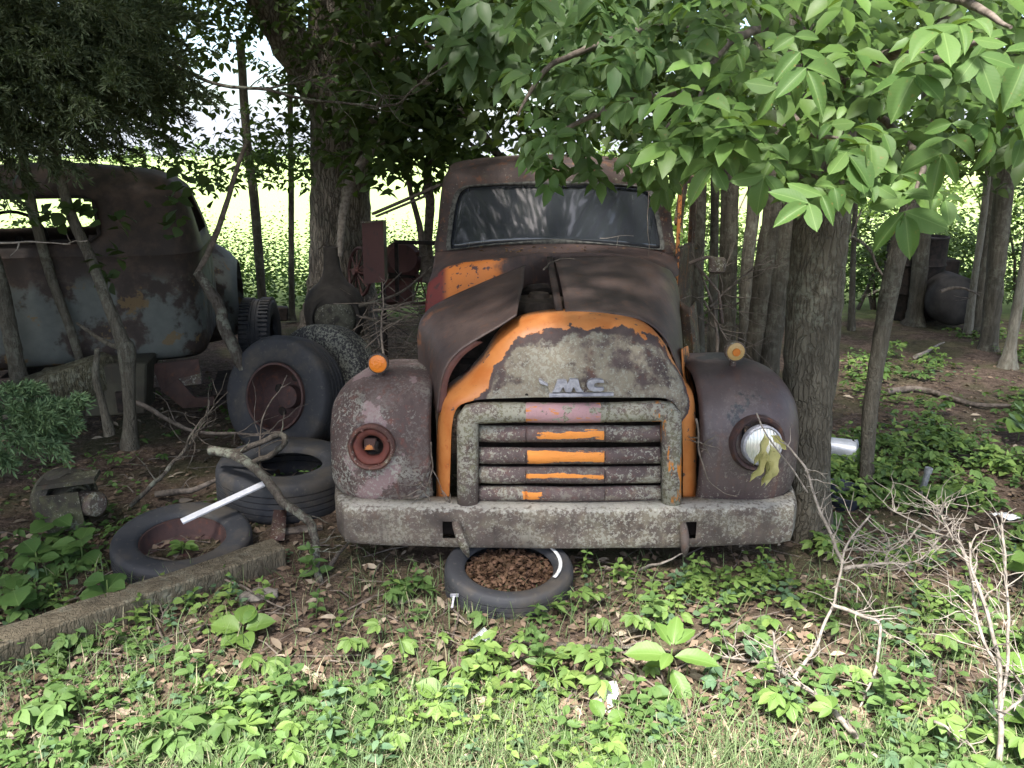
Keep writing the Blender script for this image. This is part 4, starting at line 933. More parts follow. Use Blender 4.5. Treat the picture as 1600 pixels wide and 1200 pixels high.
DK_LO, DK_HI = (.030,.058,.020), (.055,.095,.030)
# --- big oak behind the chiminea
A = tree(W(533, 560, 7.3), 'huge grey-barked oak trunk with flared base behind the chiminea', 'tree', 'oak_tree')
trunk(A, [(530,585,7.3,190),(530,545,7.3,150),(532,500,7.3,122),(534,440,7.3,103),(533,350,7.3,92),(532,250,7.3,90),(535,120,7.3,96),(540,20,7.3,104),(545,-120,7.3,110),(560,-420,7.4,100)], M['bark_oak'], n=32, wob=.10)
limb(A, [W(505,150,7.2),W(462,80,7.1),W(425,20,7.0),W(380,-60,6.8)], .18, .13, M['bark_oak'], n=14)
limb(A, [W(560,60,7.2),W(640,110,6.9),W(700,160,6.8),W(760,215,6.7),W(790,260,6.7)], .07, .025, M['twig'], zig=.02)
limb(A, [W(505,60,7.1),W(560,75,6.6),W(640,60,6.3),W(705,95,6.1)], .045, .012, M['twig'], zig=.02)
limb(A, [W(560,200,7.2),W(620,180,6.8),W(690,195,6.5),W(740,230,6.3)], .05, .015, M['twig'], zig=.02)
L = Leaves()
def img_cloud(x0, x1, y0, y1, Y0, Y1, m, size, lo=DK_LO, hi=DK_HI, T=LT, per=14, r=(.32,.32,.16), keep=None):
    for _ in range(m):
        x, y = random.uniform(x0, x1), random.uniform(y0, y1)
        if keep and not keep(x, y): continue
        p = W(x, y, random.uniform(Y0, Y1)); cloud(L, tuple(p), r, per, size, lo, hi, T)
def holes(x, y):
    if ((x-380)/85)**2+((y-125)/70)**2 < 1: return random.random() < .20
    if ((x-300)/120)**2+((y-215)/45)**2 < 1: return random.random() < .10
    if ((x-270)/70)**2+((y-40)/30)**2 < 1: return random.random() < .5
    return True
img_cloud(170, 530, -60, 240, 6.2, 9.0, 760, .085, keep=holes)
img_cloud(-60, 300, -60, 200, 6.5, 9.0, 260, .10)
img_cloud(240, 500, 222, 288, 7.0, 8.8, 85, .085, lo=(.03,.075,.02), hi=(.07,.13,.04))  # this band and the next two: sunlight put into brighter leaf greens
img_cloud(130, 300, 235, 262, 7.5, 8.5, 16, .085, lo=(.03,.075,.02), hi=(.07,.13,.04))
img_cloud(360, 470, 230, 262, 7.0, 8.0, 18, .08, lo=(.03,.075,.02), hi=(.07,.13,.04))
img_cloud(570, 720, 120, 300, 5.6, 7.6, 190, .12, keep=lambda x, y: y < 275+.10*(x-600) and not (650 < x < 700 and 60 < y < 110))
img_cloud(540, 1050, -80, 225, 5.5, 8.8, 620, .13, keep=lambda x, y: not ((x-697)**2+(y-72)**2 < 500))
img_cloud(1000, 1700, -90, 240, 6.0, 9.5, 620, .14)
img_cloud(1320, 1700, 200, 275, 7.0, 9.5, 90, .12)
L.build('crown', M['leaf_dark'], A)
# --- unseen crowns overhead: the same wood, its edge and density shaped for the shade
L = Leaves()
for _ in range(3300):
    x, yy, z = random.uniform(-8.5, 8), random.uniform(-.8, 10), random.uniform(3.3, 5.8)
    lim = 3.22 if x > -.2 else (2.75 if x < -1.2 else 2.75+(x+1.2)*.8)
    if yy+.54*z < lim+.35*mnoise.noise(Vector((x*1.3, z, 3))): continue
    if yy > 1.5 and z < CAM_H+yy*.20+.35: z += .9
    if mnoise.noise(Vector((x*.8, yy*.8, 4))) > .42: continue
    cloud(L, (x, yy, z), (.5,.5,.25), 14, .19, DK_LO, DK_HI, QT)
for _ in range(1500):  # extra unseen clusters added to darken the left side
    x, yy, z = random.uniform(-7.5, -.4), random.uniform(.6, 9), random.uniform(3.2, 4.8)
    if yy+.54*z < 2.9+.4*mnoise.noise(Vector((x*1.3, z, 3)))+(.5 if x > -1.4 else 0): continue
    if z < CAM_H+yy*.20+.3: z += .8
    cloud(L, (x, yy, z), (.5,.5,.25), 14, .19, DK_LO, DK_HI, QT)
L.build('shade_crown', M['leaf_dark'], A)

# --- grey trunk beside the right fender, with the big-leaved boughs
B = tree(G(1266, 862), 'thick grey ridged trunk against the dark fender carrying big pale green leaves', 'tree', 'hickory_tree')
trunk(B, [(1266,885,3.62,104),(1266,850,3.65,84),(1266,800,3.68,70),(1264,740,3.72,68),(1262,640,3.78,78),(1268,540,3.82,84),(1277,420,3.86,84),(1287,310,3.9,82),(1296,180,3.95,80),(1305,40,4.0,76),(1315,-200,4.1,70),(1320,-500,4.2,62)], M['bark_hick'], n=28, wob=.10)
# --- slender trunks
def sap(label, pts, mat=None, group=None, name='sapling', n=12):
    px, py, Y, w = pts[0]; pts = [(px, py, Y, w*1.45)]+pts[1:]
    t = tree(W(px, py, Y), label, 'sapling', name, group); t.location.z = 0
    trunk(t, pts, mat or M['bark_sap'], n=n, wob=.14); return t
C1 = sap('grey slender trunk directly behind the faded yellow marker lamp', [(1136,640,5.9,36),(1136,560,5.9,29),(1137,450,5.9,28),(1140,320,5.9,27),(1142,200,5.9,26),(1143,-150,6,24)], name='ash_tree')
sap('thin forked grey stem right of the trunk behind the yellow lamp', [(1166,640,6.2,22),(1164,560,6.2,20),(1166,430,6.2,20),(1178,320,6.2,19),(1183,180,6.3,18),(1190,-150,6.4,15)])
sap('crooked thin stem squeezed between the grey clustered trunks', [(1150,640,6.5,12),(1160,520,6.5,12),(1172,440,6.5,12),(1170,380,6.5,11),(1176,240,6.5,10)])
sap('dark leaning trunk, widest of the cluster behind the right fender', [(1180,640,5.7,42),(1184,540,5.7,38),(1196,430,5.7,37),(1212,320,5.7,36),(1226,200,5.7,35),(1245,-150,5.7,30)])
sap('sunlit pale leaning stem beside the thick grey trunk', [(1192,640,5.3,36),(1203,560,5.3,31),(1220,450,5.3,31),(1236,330,5.3,30),(1248,180,5.3,28),(1270,-150,5.3,24)])
sap('thin dark stem seen between the open door and the clustered trunks', [(1112,600,7.2,14),(1115,430,7.2,14),(1118,250,7.2,13),(1122,100,7.2,12)])
sap('dark stem just right of the open truck door', [(1088,600,7.6,20),(1090,430,7.6,19),(1095,300,7.6,18),(1098,100,7.6,16)])
D = sap('lone leaning sapling with smooth grey bark right of the thick trunk', [(1354,765,4.32,30),(1354,745,4.32,24),(1360,640,4.36,24),(1375,540,4.4,25),(1395,430,4.45,29),(1417,340,4.5,28),(1440,240,4.55,27),(1475,60,4.6,25),(1520,-200,4.7,20)])
sap('grey straight trunk in front of the dark steel drum', [(1426,512,8.9,32),(1430,490,8.9,26),(1437,420,8.9,24),(1444,330,8.9,24),(1450,200,8.9,22),(1455,-50,9,20)])
sap('tall grey trunk right of the round dark tank', [(1541,560,7.7,36),(1545,535,7.7,28),(1552,460,7.7,27),(1562,360,7.7,27),(1575,240,7.7,27),(1590,60,7.8,25)])
sap('very thin pale stem leaning beside the round dark tank', [(1512,520,8.2,10),(1522,440,8.2,10),(1535,350,8.2,10),(1548,230,8.2,9)], M['bark_pale'])
sap('pair-mate dark stem hidden behind the tall grey trunk', [(1527,525,8.5,18),(1535,440,8.5,20),(1550,340,8.5,22),(1558,200,8.5,20)])
sap('pale whitish stem at the right edge of the wood', [(1574,575,7.0,22),(1579,540,7.0,17),(1590,480,7.0,16),(1604,400,7.0,16),(1625,250,7.0,15)], M['bark_pale'])
sap('dim stem behind the thick grey trunk above the bucket', [(1330,520,8.6,9),(1332,440,8.6,9),(1335,350,8.6,8),(1340,250,8.6,8)])
# --- left stems
sap('straight grey sapling in front of the bright field, left one of two', [(412,490,8.6,20),(410,470,8.6,15),(403,380,8.6,14),(396,300,8.6,14),(386,220,8.6,13),(375,60,8.6,12)])
sap('thin straight sapling between the oak trunk and the slanting one', [(456,500,9.0,12),(456,480,9.0,10),(455,400,9.0,9),(455,300,9.0,9),(454,200,9.0,8),(452,60,9,8)])
sap('leaning pale sapling at the extreme left before the pickup', [(40,625,4.7,34),(28,580,4.7,26),(14,510,4.7,24),(2,450,4.7,22),(-20,360,4.7,20),(-50,200,4.7,18)])
sap('slim arching sapling crossing the pickup door panel', [(132,600,4.9,12),(124,560,4.9,13),(105,500,4.9,14),(82,440,4.9,14),(62,370,4.9,15),(45,300,4.9,15),(30,200,4.9,14)])
S3 = sap('knotty sapling standing before the pickup with a broken swollen joint', [(203,700,4.35,22),(203,650,4.35,20),(200,590,4.35,22),(198,548,4.35,28),(190,530,4.36,22),(165,465,4.4,17),(140,400,4.45,16),(115,345,4.5,16),(95,280,4.5,15),(70,150,4.6,13)])
limb(S3, [W(195,545,4.35),W(165,535,4.4),W(120,505,4.5)], .018, .008, M['bark_sap'])
sap('forked dark shoot leaning beside the knotty sapling', [(172,680,4.3,13),(160,630,4.3,12),(150,590,4.3,12),(152,545,4.3,8)])
for nm, lab, pts, mat in (('dead_branch','thick lichen-flecked dead branch slanting down from the pickup fender',[(380,578,4.9,17),(366,545,4.92,19),(350,510,4.95,20),(343,480,4.97,18),(325,450,5,17),(308,425,5,14)],M['twig_lich']),
   ('dead_branch','straight thin dead stem rising rightward above the pickup fender',[(306,430,5.0,8),(330,385,5.0,9),(352,325,5.0,8),(368,270,5.1,7),(384,225,5.2,6)],M['twig'])):
    px, py, Y, w = pts[0]; t = thing(nm, W(px, py, Y), lab, 'branch'); trunk(t, pts, mat, 'bough', 10, .25)
sap('dark crooked stem beside the truck cab on its left', [(668,440,6.9,18),(668,380,6.9,15),(672,320,6.9,14),(668,270,6.9,13),(680,200,6.9,12)], M['twig'])
sap('thin dark shoot between the angle iron frame and the cab', [(662,400,6.6,9),(655,350,6.6,9),(644,310,6.6,8),(636,270,6.6,7)], M['twig'])
# debarked pole leaning on the oak
t = thing('leaning_pole', W(531, 395, 6.25), 'bare grey weathered limb curving down to the chiminea neck', 'dead limb')
trunk(t, [(531,400,6.2,10),(534,360,6.2,13),(541,310,6.2,15),(549,285,6.2,17),(565,255,6.15,15),(590,228,6.1,12),(612,208,6.05,9),(632,196,6,5)], M['twig_pale'], 'limb', 10, .3)

# --- dead branches across the scene
def dead_branch(label, paths, mat, r, tw=0, name='dead_branch', tl=.12, cat='branch', r1=None, thorn=0, twr=.004):
    p0 = Vector(paths[0][0]); t = thing(name, p0, label, cat); tws = MB()
    for i, pts in enumerate(paths):
        rr_ = r if i == 0 else r*.6
        b = MB(); S = spl(pts, (len(pts)-1)*6+1); m = len(S); P = [Vector(q)+Vector(mnoise.noise_vector(Vector(q)*11))*.010 for q in S]
        b.tube(P, [rr_+((r1 or rr_*.35)-rr_)*k_/(m-1) for k_ in range(m)], 7, wob=.25)
        b.build('bough', mat, t, angle=80)
        for _ in range(tw):
            k_ = random.randint(m//6, m-2); q = P[k_]; d_ = (P[k_+1]-P[k_]).normalized()
            side = Vector(rnd_dirs(1, .4, .6)[0]); cur = q; path = [cur]; dr = (d_*.6+side).normalized(); ll = tl*random.uniform(.4, 1.2)
            for s_ in range(5): dr = (dr+Vector(rnd_dirs(1, .0, .8)[0])*.45).normalized(); cur = cur+dr*ll/5; path.append(cur)
            tws.tube(path, [twr*(1-.14*s_) for s_ in range(6)], 4, cap=False)
            if random.random() < .6:
                cur = path[2]; dr = (dr+Vector(rnd_dirs(1, .2, .8)[0])).normalized(); tws.tube([cur, cur+dr*ll*.3, cur+dr*ll*.5+Vector((0,0,.01))], [twr*.7, twr*.5, twr*.3], 4, cap=False)
        for _ in range(thorn):
            k_ = random.randint(0, m-2); q = P[k_]; dr = Vector(rnd_dirs(1, .2, .6)[0]); tws.tube([q, q+dr*random.uniform(.015, .035)], [.0028, .0008], 3, cap=False)
    if tws.v: o = tws.build('twigs', mat, t); o['kind'] = 'stuff'
    return t
dead_branch('long thin bare branch sweeping across in front of the oak trunk', [[W(175,55,4.8),W(260,95,4.8),W(335,130,4.8),W(415,140,4.85),W(480,156,4.9),W(560,163,4.9),W(615,164,4.9),W(650,135,4.9),W(702,95,4.95)],[W(415,140,4.85),W(470,128,4.9),W(520,120,4.9)],[W(590,164,4.9),W(600,150,4.85),W(592,185,4.85)]], M['twig_lich'], .012, 8, tl=.35)
dead_branch('grey forked dead log lying over the flat tyre and down to the ground', [[W(328,704,3.9),W(352,708,3.85),W(385,722,3.75),W(415,750,3.65),W(450,790,3.5),W(480,812,3.42),W(492,835,3.35),W(495,880,3.3),G(500,912,.01)],[W(330,706,3.95),W(370,705,3.95),W(410,690,4.0),W(438,680,4.05),W(445,690,4.05),W(425,710,4.1),W(390,725,4.15)]], M['twig_lich'], .027, 6, tl=.18, r1=.016)
dead_branch('thin dry stick running from the big wheel rim up left', [[G(205,790,.02),W(250,745,3.95),W(290,700,4.1),W(318,660,4.2),W(328,625,4.25)],[W(290,700,4.1),W(300,675,4.1),W(355,612,4.3)]], M['twig_lich'], .014, 7, tl=.25)
dead_branch('dark curved dead limb lying behind the flat green-filled tyre', [[G(245,772,.03),W(300,765,4.0),W(350,745,4.1),W(385,728,4.2)]], M['twig'], .020, 4, tl=.2)
dead_branch('dead limb running from the knotty sapling base toward the big wheel', [[W(212,628,4.6),W(255,650,4.6),W(300,672,4.55),W(370,678,4.5),W(440,676,4.4)]], M['twig'], .017, 8, tl=.3)
dead_branch('upright dry forked twig in front of the rusty rim', [[G(408,758,.05),W(406,700,4.2),W(412,650,4.2),W(425,625,4.2),W(440,605,4.2),W(450,588,4.2)],[W(440,605,4.2),W(455,598,4.2)]], M['twig'], .006, 0)
dead_branch('thin vertical twig rising behind the orange marker lamp', [[W(599,560,4.2),W(597,510,4.4),W(599,460,4.5),W(597,440,4.6)]], M['twig'], .007, 2)
dead_branch('bare white-grey twig reaching in from the left edge across the pickup', [[W(-20,378,3.9),W(40,379,3.9),W(108,380,3.9)]], M['twig_pale'], .006, 2, tl=.15)
dead_branch('bare stick lying flat on the grass above the paper scrap', [[G(868,1012,.02),G(930,1016,.025),G(985,1018,.025),G(1028,1022,.02)]], M['twig_lich'], .010, 1, tl=.1, name='dead_stick', cat='stick')
dead_branch('dry twig lying over the cowl under the windscreen', [[W(850,420,4.25),W(862,410,4.45),W(884,404,4.5),W(925,412,4.48),W(962,417,4.46)]], M['twig'], .005, 1, tl=.1, name='dead_stick', cat='stick')
dead_branch('thin stick lying below the bumper beside the right tow hook', [[G(1000,888,.03),W(1030,880,3.15),W(1066,866,3.2)]], M['twig_pale'], .008, 0, name='dead_stick', cat='stick')
dead_branch('grey stub leaning beside the forked log by the bumper', [[G(512,890,.02),W(530,865,3.35),W(548,842,3.5)]], M['twig_lich'], .014, 0, name='dead_stick', cat='stick')
dead_branch('long curved stem arching over the squared timber', [[G(205,868,.02),W(255,875,3.35),W(330,895,3.2),W(400,930,3.02),G(445,955,.02)]], M['twig'], .009, 2, tl=.1, name='dead_stick', cat='stick')
dead_branch('thin dark twig lying on the near face of the timber', [[W(180,905,3.1),W(215,940,3.0),G(258,975,.02)]], M['twig'], .007, 1, tl=.1, name='dead_stick', cat='stick')
dead_branch('fallen pole lying on bare soil behind the leaning sapling', [[G(1385,612,.03),G(1440,608,.03),G(1530,632,.03),G(1640,628,.03)]], M['twig'], .03, 0, name='dead_stick', cat='stick')
dead_branch('pale stick slanting on the bare soil near the drum', [[G(1430,560,.03),G(1475,535,.04)]], M['twig_pale'], .022, 0, name='dead_stick', cat='stick')
dead_branch('bent dead branch hooked toward the leaning sapling', [[W(1330,370,7.2),W(1355,385,7.0),W(1372,420,6.9),W(1391,445,6.8)],[W(1330,370,7.2),W(1345,330,7.3),W(1350,300,7.3)]], M['twig_lich'], .018, 4, tl=.4)
dead_branch('dark curved branch arching over the round tank', [[W(1470,455,7.9),W(1490,450,7.9),W(1510,452,7.9),W(1530,462,8.0)]], M['twig'], .02, 2, tl=.3)
dead_branch('tangle of dark dead branches beside the truck door', [[W(1120,600,5.0),W(1118,500,5.1),W(1098,430,5.2),W(1080,395,5.2)],[W(1100,470,5.1),W(1130,520,5.0),W(1150,560,5)],[W(1110,480,5.1),W(1150,440,5.2),W(1200,400,5.2)]], M['twig'], .013, 8, tl=.5)
dead_branch('thin dark root-like twig curling down the inner edge of the dark fender', [[W(1088,655,3.34),W(1092,700,3.33),W(1104,745,3.32),W(1130,768,3.30),W(1152,776,3.28)],[W(1090,690,3.34),W(1102,700,3.32),W(1112,718,3.31)]], M['twig'], .005, 3, tl=.10, name='dead_stick', cat='stick')
dead_branch('wispy dry roots between the lichen fender and the orange grille edge', [[W(672,690,3.40),W(676,730,3.38),W(668,760,3.36),W(650,782,3.33)],[W(676,735,3.38),W(688,755,3.36),W(700,785,3.34),W(722,793,3.30)],[W(674,720,3.39),W(664,745,3.36),W(655,770,3.34)]], M['twig'], .004, 4, tl=.12, name='dead_stick', cat='stick')
dead_branch('hair-thin dry vine hanging down across the right side of the windscreen', [[W(1014,300,4.9),W(1012,345,4.84),W(1014,400,4.62),W(1017,440,4.3),W(1017,478,3.95)]], M['twig'], .0025, 0, name='dry_vine', cat='vine')
dead_branch('small bent dry twig resting on the windscreen glass', [[W(938,372,4.80),W(965,370,4.80),W(990,368,4.82)],[W(966,371,4.80),W(962,390,4.78),W(945,408,4.70)]], M['twig_pale'], .003, 0, name='dead_stick', cat='stick')
# thorny dead brush at lower right
dead_branch('pale dead branch rising from the lower right corner toward the grey trunk', [
  [G(1395,1215,.03),G(1330,1140,.05),G(1270,1085,.06),W(1235,1062,2.45),W(1215,1040,2.45),W(1205,985,2.5)],
  [W(1240,1060,2.45),W(1265,1025,2.5),W(1290,975,2.6),W(1310,915,2.65),W(1325,850,2.7),W(1358,805,2.75)],
  [G(1232,1062,.05),G(1180,1040,.03),G(1120,1032,.02)],
  [W(1318,880,2.68),W(1300,840,2.7),W(1278,790,2.75),W(1258,735,2.8),W(1225,690,2.9)],
  [W(1302,945,2.6),W(1345,960,2.55),W(1378,985,2.5),W(1360,1070,2.4),W(1330,1130,2.35)],
  [W(1320,890,2.68),W(1370,880,2.7),W(1420,885,2.7)]], M['twig_pale'], .0125, 11, tl=.17, thorn=26, r1=.0035, name='thorny_branch', twr=.0025)
dead_branch('upright bundle of bleached thorny stems at the right edge', [
  [G(1562,1225,.0),W(1566,1120,2.1),W(1560,1040,2.15),W(1545,960,2.2),W(1525,900,2.3),W(1515,850,2.4)],
  [W(1566,1110,2.1),W(1575,1000,2.2),W(1570,900,2.3),W(1565,800,2.4)],
  [W(1565,1120,2.1),W(1600,1085,2.1),W(1640,1050,2.1)],
  [W(1562,1050,2.15),W(1535,1000,2.2),W(1520,930,2.3),W(1530,880,2.35)]], M['twig_pale'], .0095, 12, tl=.18, thorn=24, r1=.0035, name='thorny_branch', twr=.0025)
dead_branch('brownish thorny spray leaning left above the weeds at right', [
  [W(1520,905,2.5),W(1500,850,2.6),W(1470,835,2.7),W(1430,815,2.8),W(1385,792,2.9)],
  [W(1490,845,2.62),W(1470,800,2.7),W(1455,790,2.75)],
  [W(1440,820,2.78),W(1400,860,2.75),W(1350,860,2.8)],
  [W(1470,835,2.7),W(1440,870,2.7),W(1405,885,2.7)]], M['twig_pale'], .007, 14, tl=.2, thorn=20, name='thorny_branch', twr=.0022)
dead_branch('fine bent twig standing in the leaves at the lower right corner', [[W(1460,1130,2.1),W(1490,1145,2.1),W(1515,1165,2.1),G(1540,1210,.01)]], M['twig_pale'], .005, 4, tl=.12, name='thorny_branch', thorn=6, twr=.0022)
# dead leaves hanging before the glass headlight
dl = thing('withered_leaf_cluster', W(1198, 682, 3.16), 'withered yellow leaves hanging in front of the glass headlight', 'leaf cluster')
b = MB(); b.tube([W(1182,645,3.2),W(1190,665,3.18),W(1198,680,3.16),W(1212,700,3.12),W(1240,735,3.05),W(1262,770,2.95)], .0032, 5); b.build('stem', M['twig_pale'], dl)
M['dead_yellow'] = leaf_mat('withered_leaf', ((.44,.40,.15), (.60,.55,.26)), .3, .6, True)
tv, tf = leaf_template(w=.30, fold=.30, droop=.25, fine=True)
wl = bpy.data.meshes.new('withered_leaf'); wl.from_pydata([(x*(1+.25*math.sin(y*9)), y, z+.05*math.sin(y*14+x*9)) for x, y, z in tv], [], tf.tolist()); wl.materials.append(M['dead_yellow'])
for v in wl.polygons: v.use_smooth = True
def put_leaf(me, parent, p, d, nrm, s, name='leaf'):
    d = Vector(d).normalized(); x = d.cross(Vector(nrm)).normalized(); z = x.cross(d)
    o = bpy.data.objects.new(name, me); col.objects.link(o); o.parent = parent
    m = Matrix((x, d, z)).transposed().to_4x4(); m = Matrix.Translation(Vector(p)-origin_of(parent)) @ m @ Matrix.Diagonal((s*random.uniform(.82,1.15), s, s, 1)); o.matrix_local = m
    return o
for px, py, d, s in ((1193,676,(-.10,-.1,-1),.15),(1202,694,(.10,-.12,-1),.19),(1194,700,(-.22,-.12,-1),.16),(1204,680,(.9,-.1,-.7),.10),(1199,712,(.0,-.1,-1),.14)):
    put_leaf(wl, dl, W(px, py, 3.15), d, (.4, -1, .2), s)

# --- the overhanging boughs: big hickory leaves (right) and smaller ash leaves (middle)
def leaf_mesh(w, fold, droop, mat, serr, nm):
    v, f = leaf_template(w, fold, droop, True, serr); me = bpy.data.meshes.new(nm); me.from_pydata(v.tolist(), [], f.tolist()); me.materials.append(mat)
    me.polygons.foreach_set('use_smooth', [True]*len(me.polygons)); return me
big = [leaf_mesh(.46+.05*i, .05+.05*i, .10+.08*i, M['leaf_big'], .012, 'hickory_leaf') for i in range(4)]+[leaf_mesh(.40, .20, .34, M['leaf_big'], .02, 'hickory_leaf'), leaf_mesh(.56, -.04, .02, M['leaf_big'], .02, 'hickory_leaf')]
small = [leaf_mesh(.50+.05*i, .04+.05*i, .08+.08*i, M['leaf_small'], 0, 'ash_leaf') for i in range(4)]+[leaf_mesh(.44, .20, .30, M['leaf_small'], .01, 'ash_leaf')]
def inside(poly, x, y):
    c = False; n = len(poly)
    for i in range(n):
        (x1, y1), (x2, y2) = poly[i], poly[(i+1) % n]
        if (y1 > y) != (y2 > y) and x < (x2-x1)*(y-y1)/(y2-y1)+x1: c = not c
    return c
def sample(poly, m):
    xs_, ys_ = [p[0] for p in poly], [p[1] for p in poly]; out = []
    while len(out) < m:
        x, y = random.uniform(min(xs_), max(xs_)), random.uniform(min(ys_), max(ys_))
        if inside(poly, x, y): out.append((x, y))
    return out
def spray(c, out, size, meshes, parent, n=5, L=None, lo=None, hi=None, budget=None):
    """one compound leaf: n leaflets on a stalk, hanging a little"""
    c = Vector(c); out = Vector(out).normalized(); up = Vector((random.gauss(0,.3), random.gauss(-.62,.3), 1)).normalized(); sd_ = out.cross(up).normalized()
    items = [(c+out*size*.5, out, 1.0)]
    for k_ in range((n-1)//2):
        f = .42-.40*k_; wv = 1.0-.18*k_
        for s_ in (-1, 1): items.append((c+out*size*(f), out*(.55-.15*k_)+sd_*s_*1.0, wv*.92))
    for p, d, s_ in items:
        d = (Vector(d).normalized()+Vector((random.gauss(0,.12), random.gauss(0,.12), -.12+random.gauss(0,.18)))).normalized()
        nr = (up+Vector((random.gauss(0,.22), random.gauss(-.10,.22), random.gauss(0,.1)))).normalized()
        if budget and budget[0] > 0:
            budget[0] -= 1; put_leaf(random.choice(meshes), parent, p, d, nr, size*s_*random.uniform(.85, 1.12))
        elif L is not None:
            L.add(LT, np.array([p]), np.array([d]), np.array([nr]), np.array([size*s_]), lo, hi)
polyB = [(1090,-20),(1620,-20),(1620,215),(1500,225),(1475,310),(1400,320),(1330,318),(1290,332),(1235,300),(1165,262),(1060,268),(1020,240),(1060,150),(1060,40)]
polyC = [(800,-20),(1120,-20),(1150,180),(1060,285),(1030,310),(990,262),(940,232),(880,225),(845,215),(800,195),(790,120)]
LB, LC = Leaves(), Leaves(); bud = [296]
fore = [(1285,305,2.0,(-.6,-.3,-.3)),(1410,300,2.1,(.1,-.3,-.9)),(1460,300,2.15,(.8,-.2,-.6)),(1340,270,2.1,(.7,-.2,-.5)),(1200,250,2.2,(-.2,-.2,-.9)),(1130,235,2.25,(-.5,-.2,-.7)),(1250,80,2.0,(.2,-.4,-.7)),(1230,120,2.05,(-.6,-.3,-.6)),(1450,95,1.85,(-.5,-.3,-.5)),(1500,40,1.8,(-.8,-.3,-.3)),(1520,60,1.85,(.1,-.4,-.7)),(1480,215,2.0,(-.3,-.3,-.8)),(1360,225,2.1,(-.7,-.2,-.5)),(1310,215,2.1,(.3,-.3,-.6)),(1570,80,1.9,(.6,-.3,-.5)),(1550,170,1.9,(-.2,-.2,-.8)),(1090,190,2.4,(-.5,-.3,-.6)),(1160,190,2.3,(.2,-.3,-.8))]
for x, y, Y, d in fore: spray(W(x, y, Y), d, .100*random.uniform(.75,1.2), big, B, 7, LB, (.07,.15,.03), (.13,.22,.05), bud)
for x, y in sorted(sample(polyB, 230), key=lambda p: random.random()):
    Y = random.uniform(2.2, 3.3); d = (random.gauss(-.25,.6), random.gauss(-.25,.3), -.25+random.gauss(0,.25))
    spray(W(x, y-15, Y), d, .090*random.uniform(.7,1.25), big, B, 5, LB, (.055,.125,.028), (.10,.185,.04), bud)
bud2 = [296]
for x, y in sample(polyC, 105):
    Y = random.uniform(2.4, 3.2); d = (random.gauss(-.45,.5), random.gauss(-.25,.3), -.35+random.gauss(0,.25))
    spray(W(x, y-8, Y), d, .082*random.uniform(.85,1.15), small, C1, 5, LC, (.040,.100,.028), (.075,.155,.042), bud2)
for x, y in ((845,245),(870,255),(860,275),(835,232)): spray(W(x, y, 2.9), (random.gauss(0,.4),-.3,-.7), .075, small, C1, 5, LC, (.03,.09,.02), (.06,.13,.03))
for x, y in sample([(815,205),(1045,225),(1050,298),(965,272),(850,262)], 20): spray(W(x, y, random.uniform(2.7,3.2)), (random.gauss(-.3,.5),-.3,-.35), .075*random.uniform(.85,1.15), small, C1, 5, LC, (.035,.09,.024), (.068,.14,.036))
for x, y in sample([(690,-30),(1000,-30),(980,120),(800,130),(700,90)], 75):
    spray(W(x, y, random.uniform(3.0, 4.2)), (random.gauss(-.2,.6),-.3,-.5), .12, small, C1, 5, LC, (.030,.075,.025), (.055,.115,.035))
for x, y in sample([(1000,-40),(1640,-40),(1640,230),(1300,240),(1100,230)], 150):
    spray(W(x, y, random.uniform(3.3, 4.8)), (random.gauss(-.2,.6),-.3,-.5), .13, big, B, 5, LB, (.040,.090,.025), (.075,.14,.035))
for _ in range(240):   # the same boughs carried on above the frame
    x, yy, z = random.uniform(.2, 3.4), random.uniform(1.9, 4.6), random.uniform(2.75, 3.6)
    if z < CAM_H+yy*.19+.1: continue
    LB.V  # noqa
    spray((x, yy, z), (random.gauss(-.2,.6),-.3,-.4), .15, big, B, 5, LB, (.045,.10,.028), (.09,.16,.04))
LB.build('foliage', M['leaf'], B, 'stuff'); LC.build('foliage', M['leaf'], C1, 'stuff')
for pts, r0 in (([W(1290,180,3.95),W(1340,120,3.3),W(1400,80,2.7),W(1470,90,2.2),W(1560,60,1.95)],.030),([W(1290,160,3.95),W(1230,150,3.2),W(1250,200,2.6),W(1300,215,2.2)],.022),([W(1295,60,4.0),W(1200,40,3.2),W(1120,90,2.7),W(1080,190,2.45)],.024),([W(1295,140,3.95),W(1400,200,3.0),W(1440,260,2.4),W(1430,300,2.15)],.018),([W(1300,-40,4.0),W(1400,-20,3.0),W(1520,10,2.2),W(1580,40,1.9)],.025)):
    limb(B, pts, r0, .004, M['twig'], zig=.02, seg=7)
for pts, r0 in (([W(1142,180,5.9),W(1080,150,4.4),W(1000,150,3.2),W(920,180,2.8),W(850,230,2.75)],.026),([W(1142,60,5.9),W(1050,40,4.2),W(940,70,3.2),W(850,110,2.9),W(810,180,2.8)],.024),([W(1080,150,4.4),W(1040,210,3.2),W(1010,255,2.7)],.012)):
    limb(C1, pts, r0, .004, M['twig'], zig=.02, seg=7)
# small light sprig in front of the oak
sp = thing('leafy_sprig', W(500, 150, 4.9), 'small bright leafy sprig on the thin bare branch before the oak', 'sprig')
b = MB(); b.tube([W(470,135,4.9),W(495,125,4.85),W(515,118,4.8)], .004, 5); b.build('stem', M['twig'], sp)
sm = small[1]
for i, (px, py) in enumerate(((478,134),(484,126),(492,130),(497,120),(504,126),(510,116),(516,122),(518,116))): put_leaf(sm, sp, W(px, py, 4.86), (random.gauss(.3,.5), -.3, random.gauss(.1,.4)), (0,-.5,1), .065)
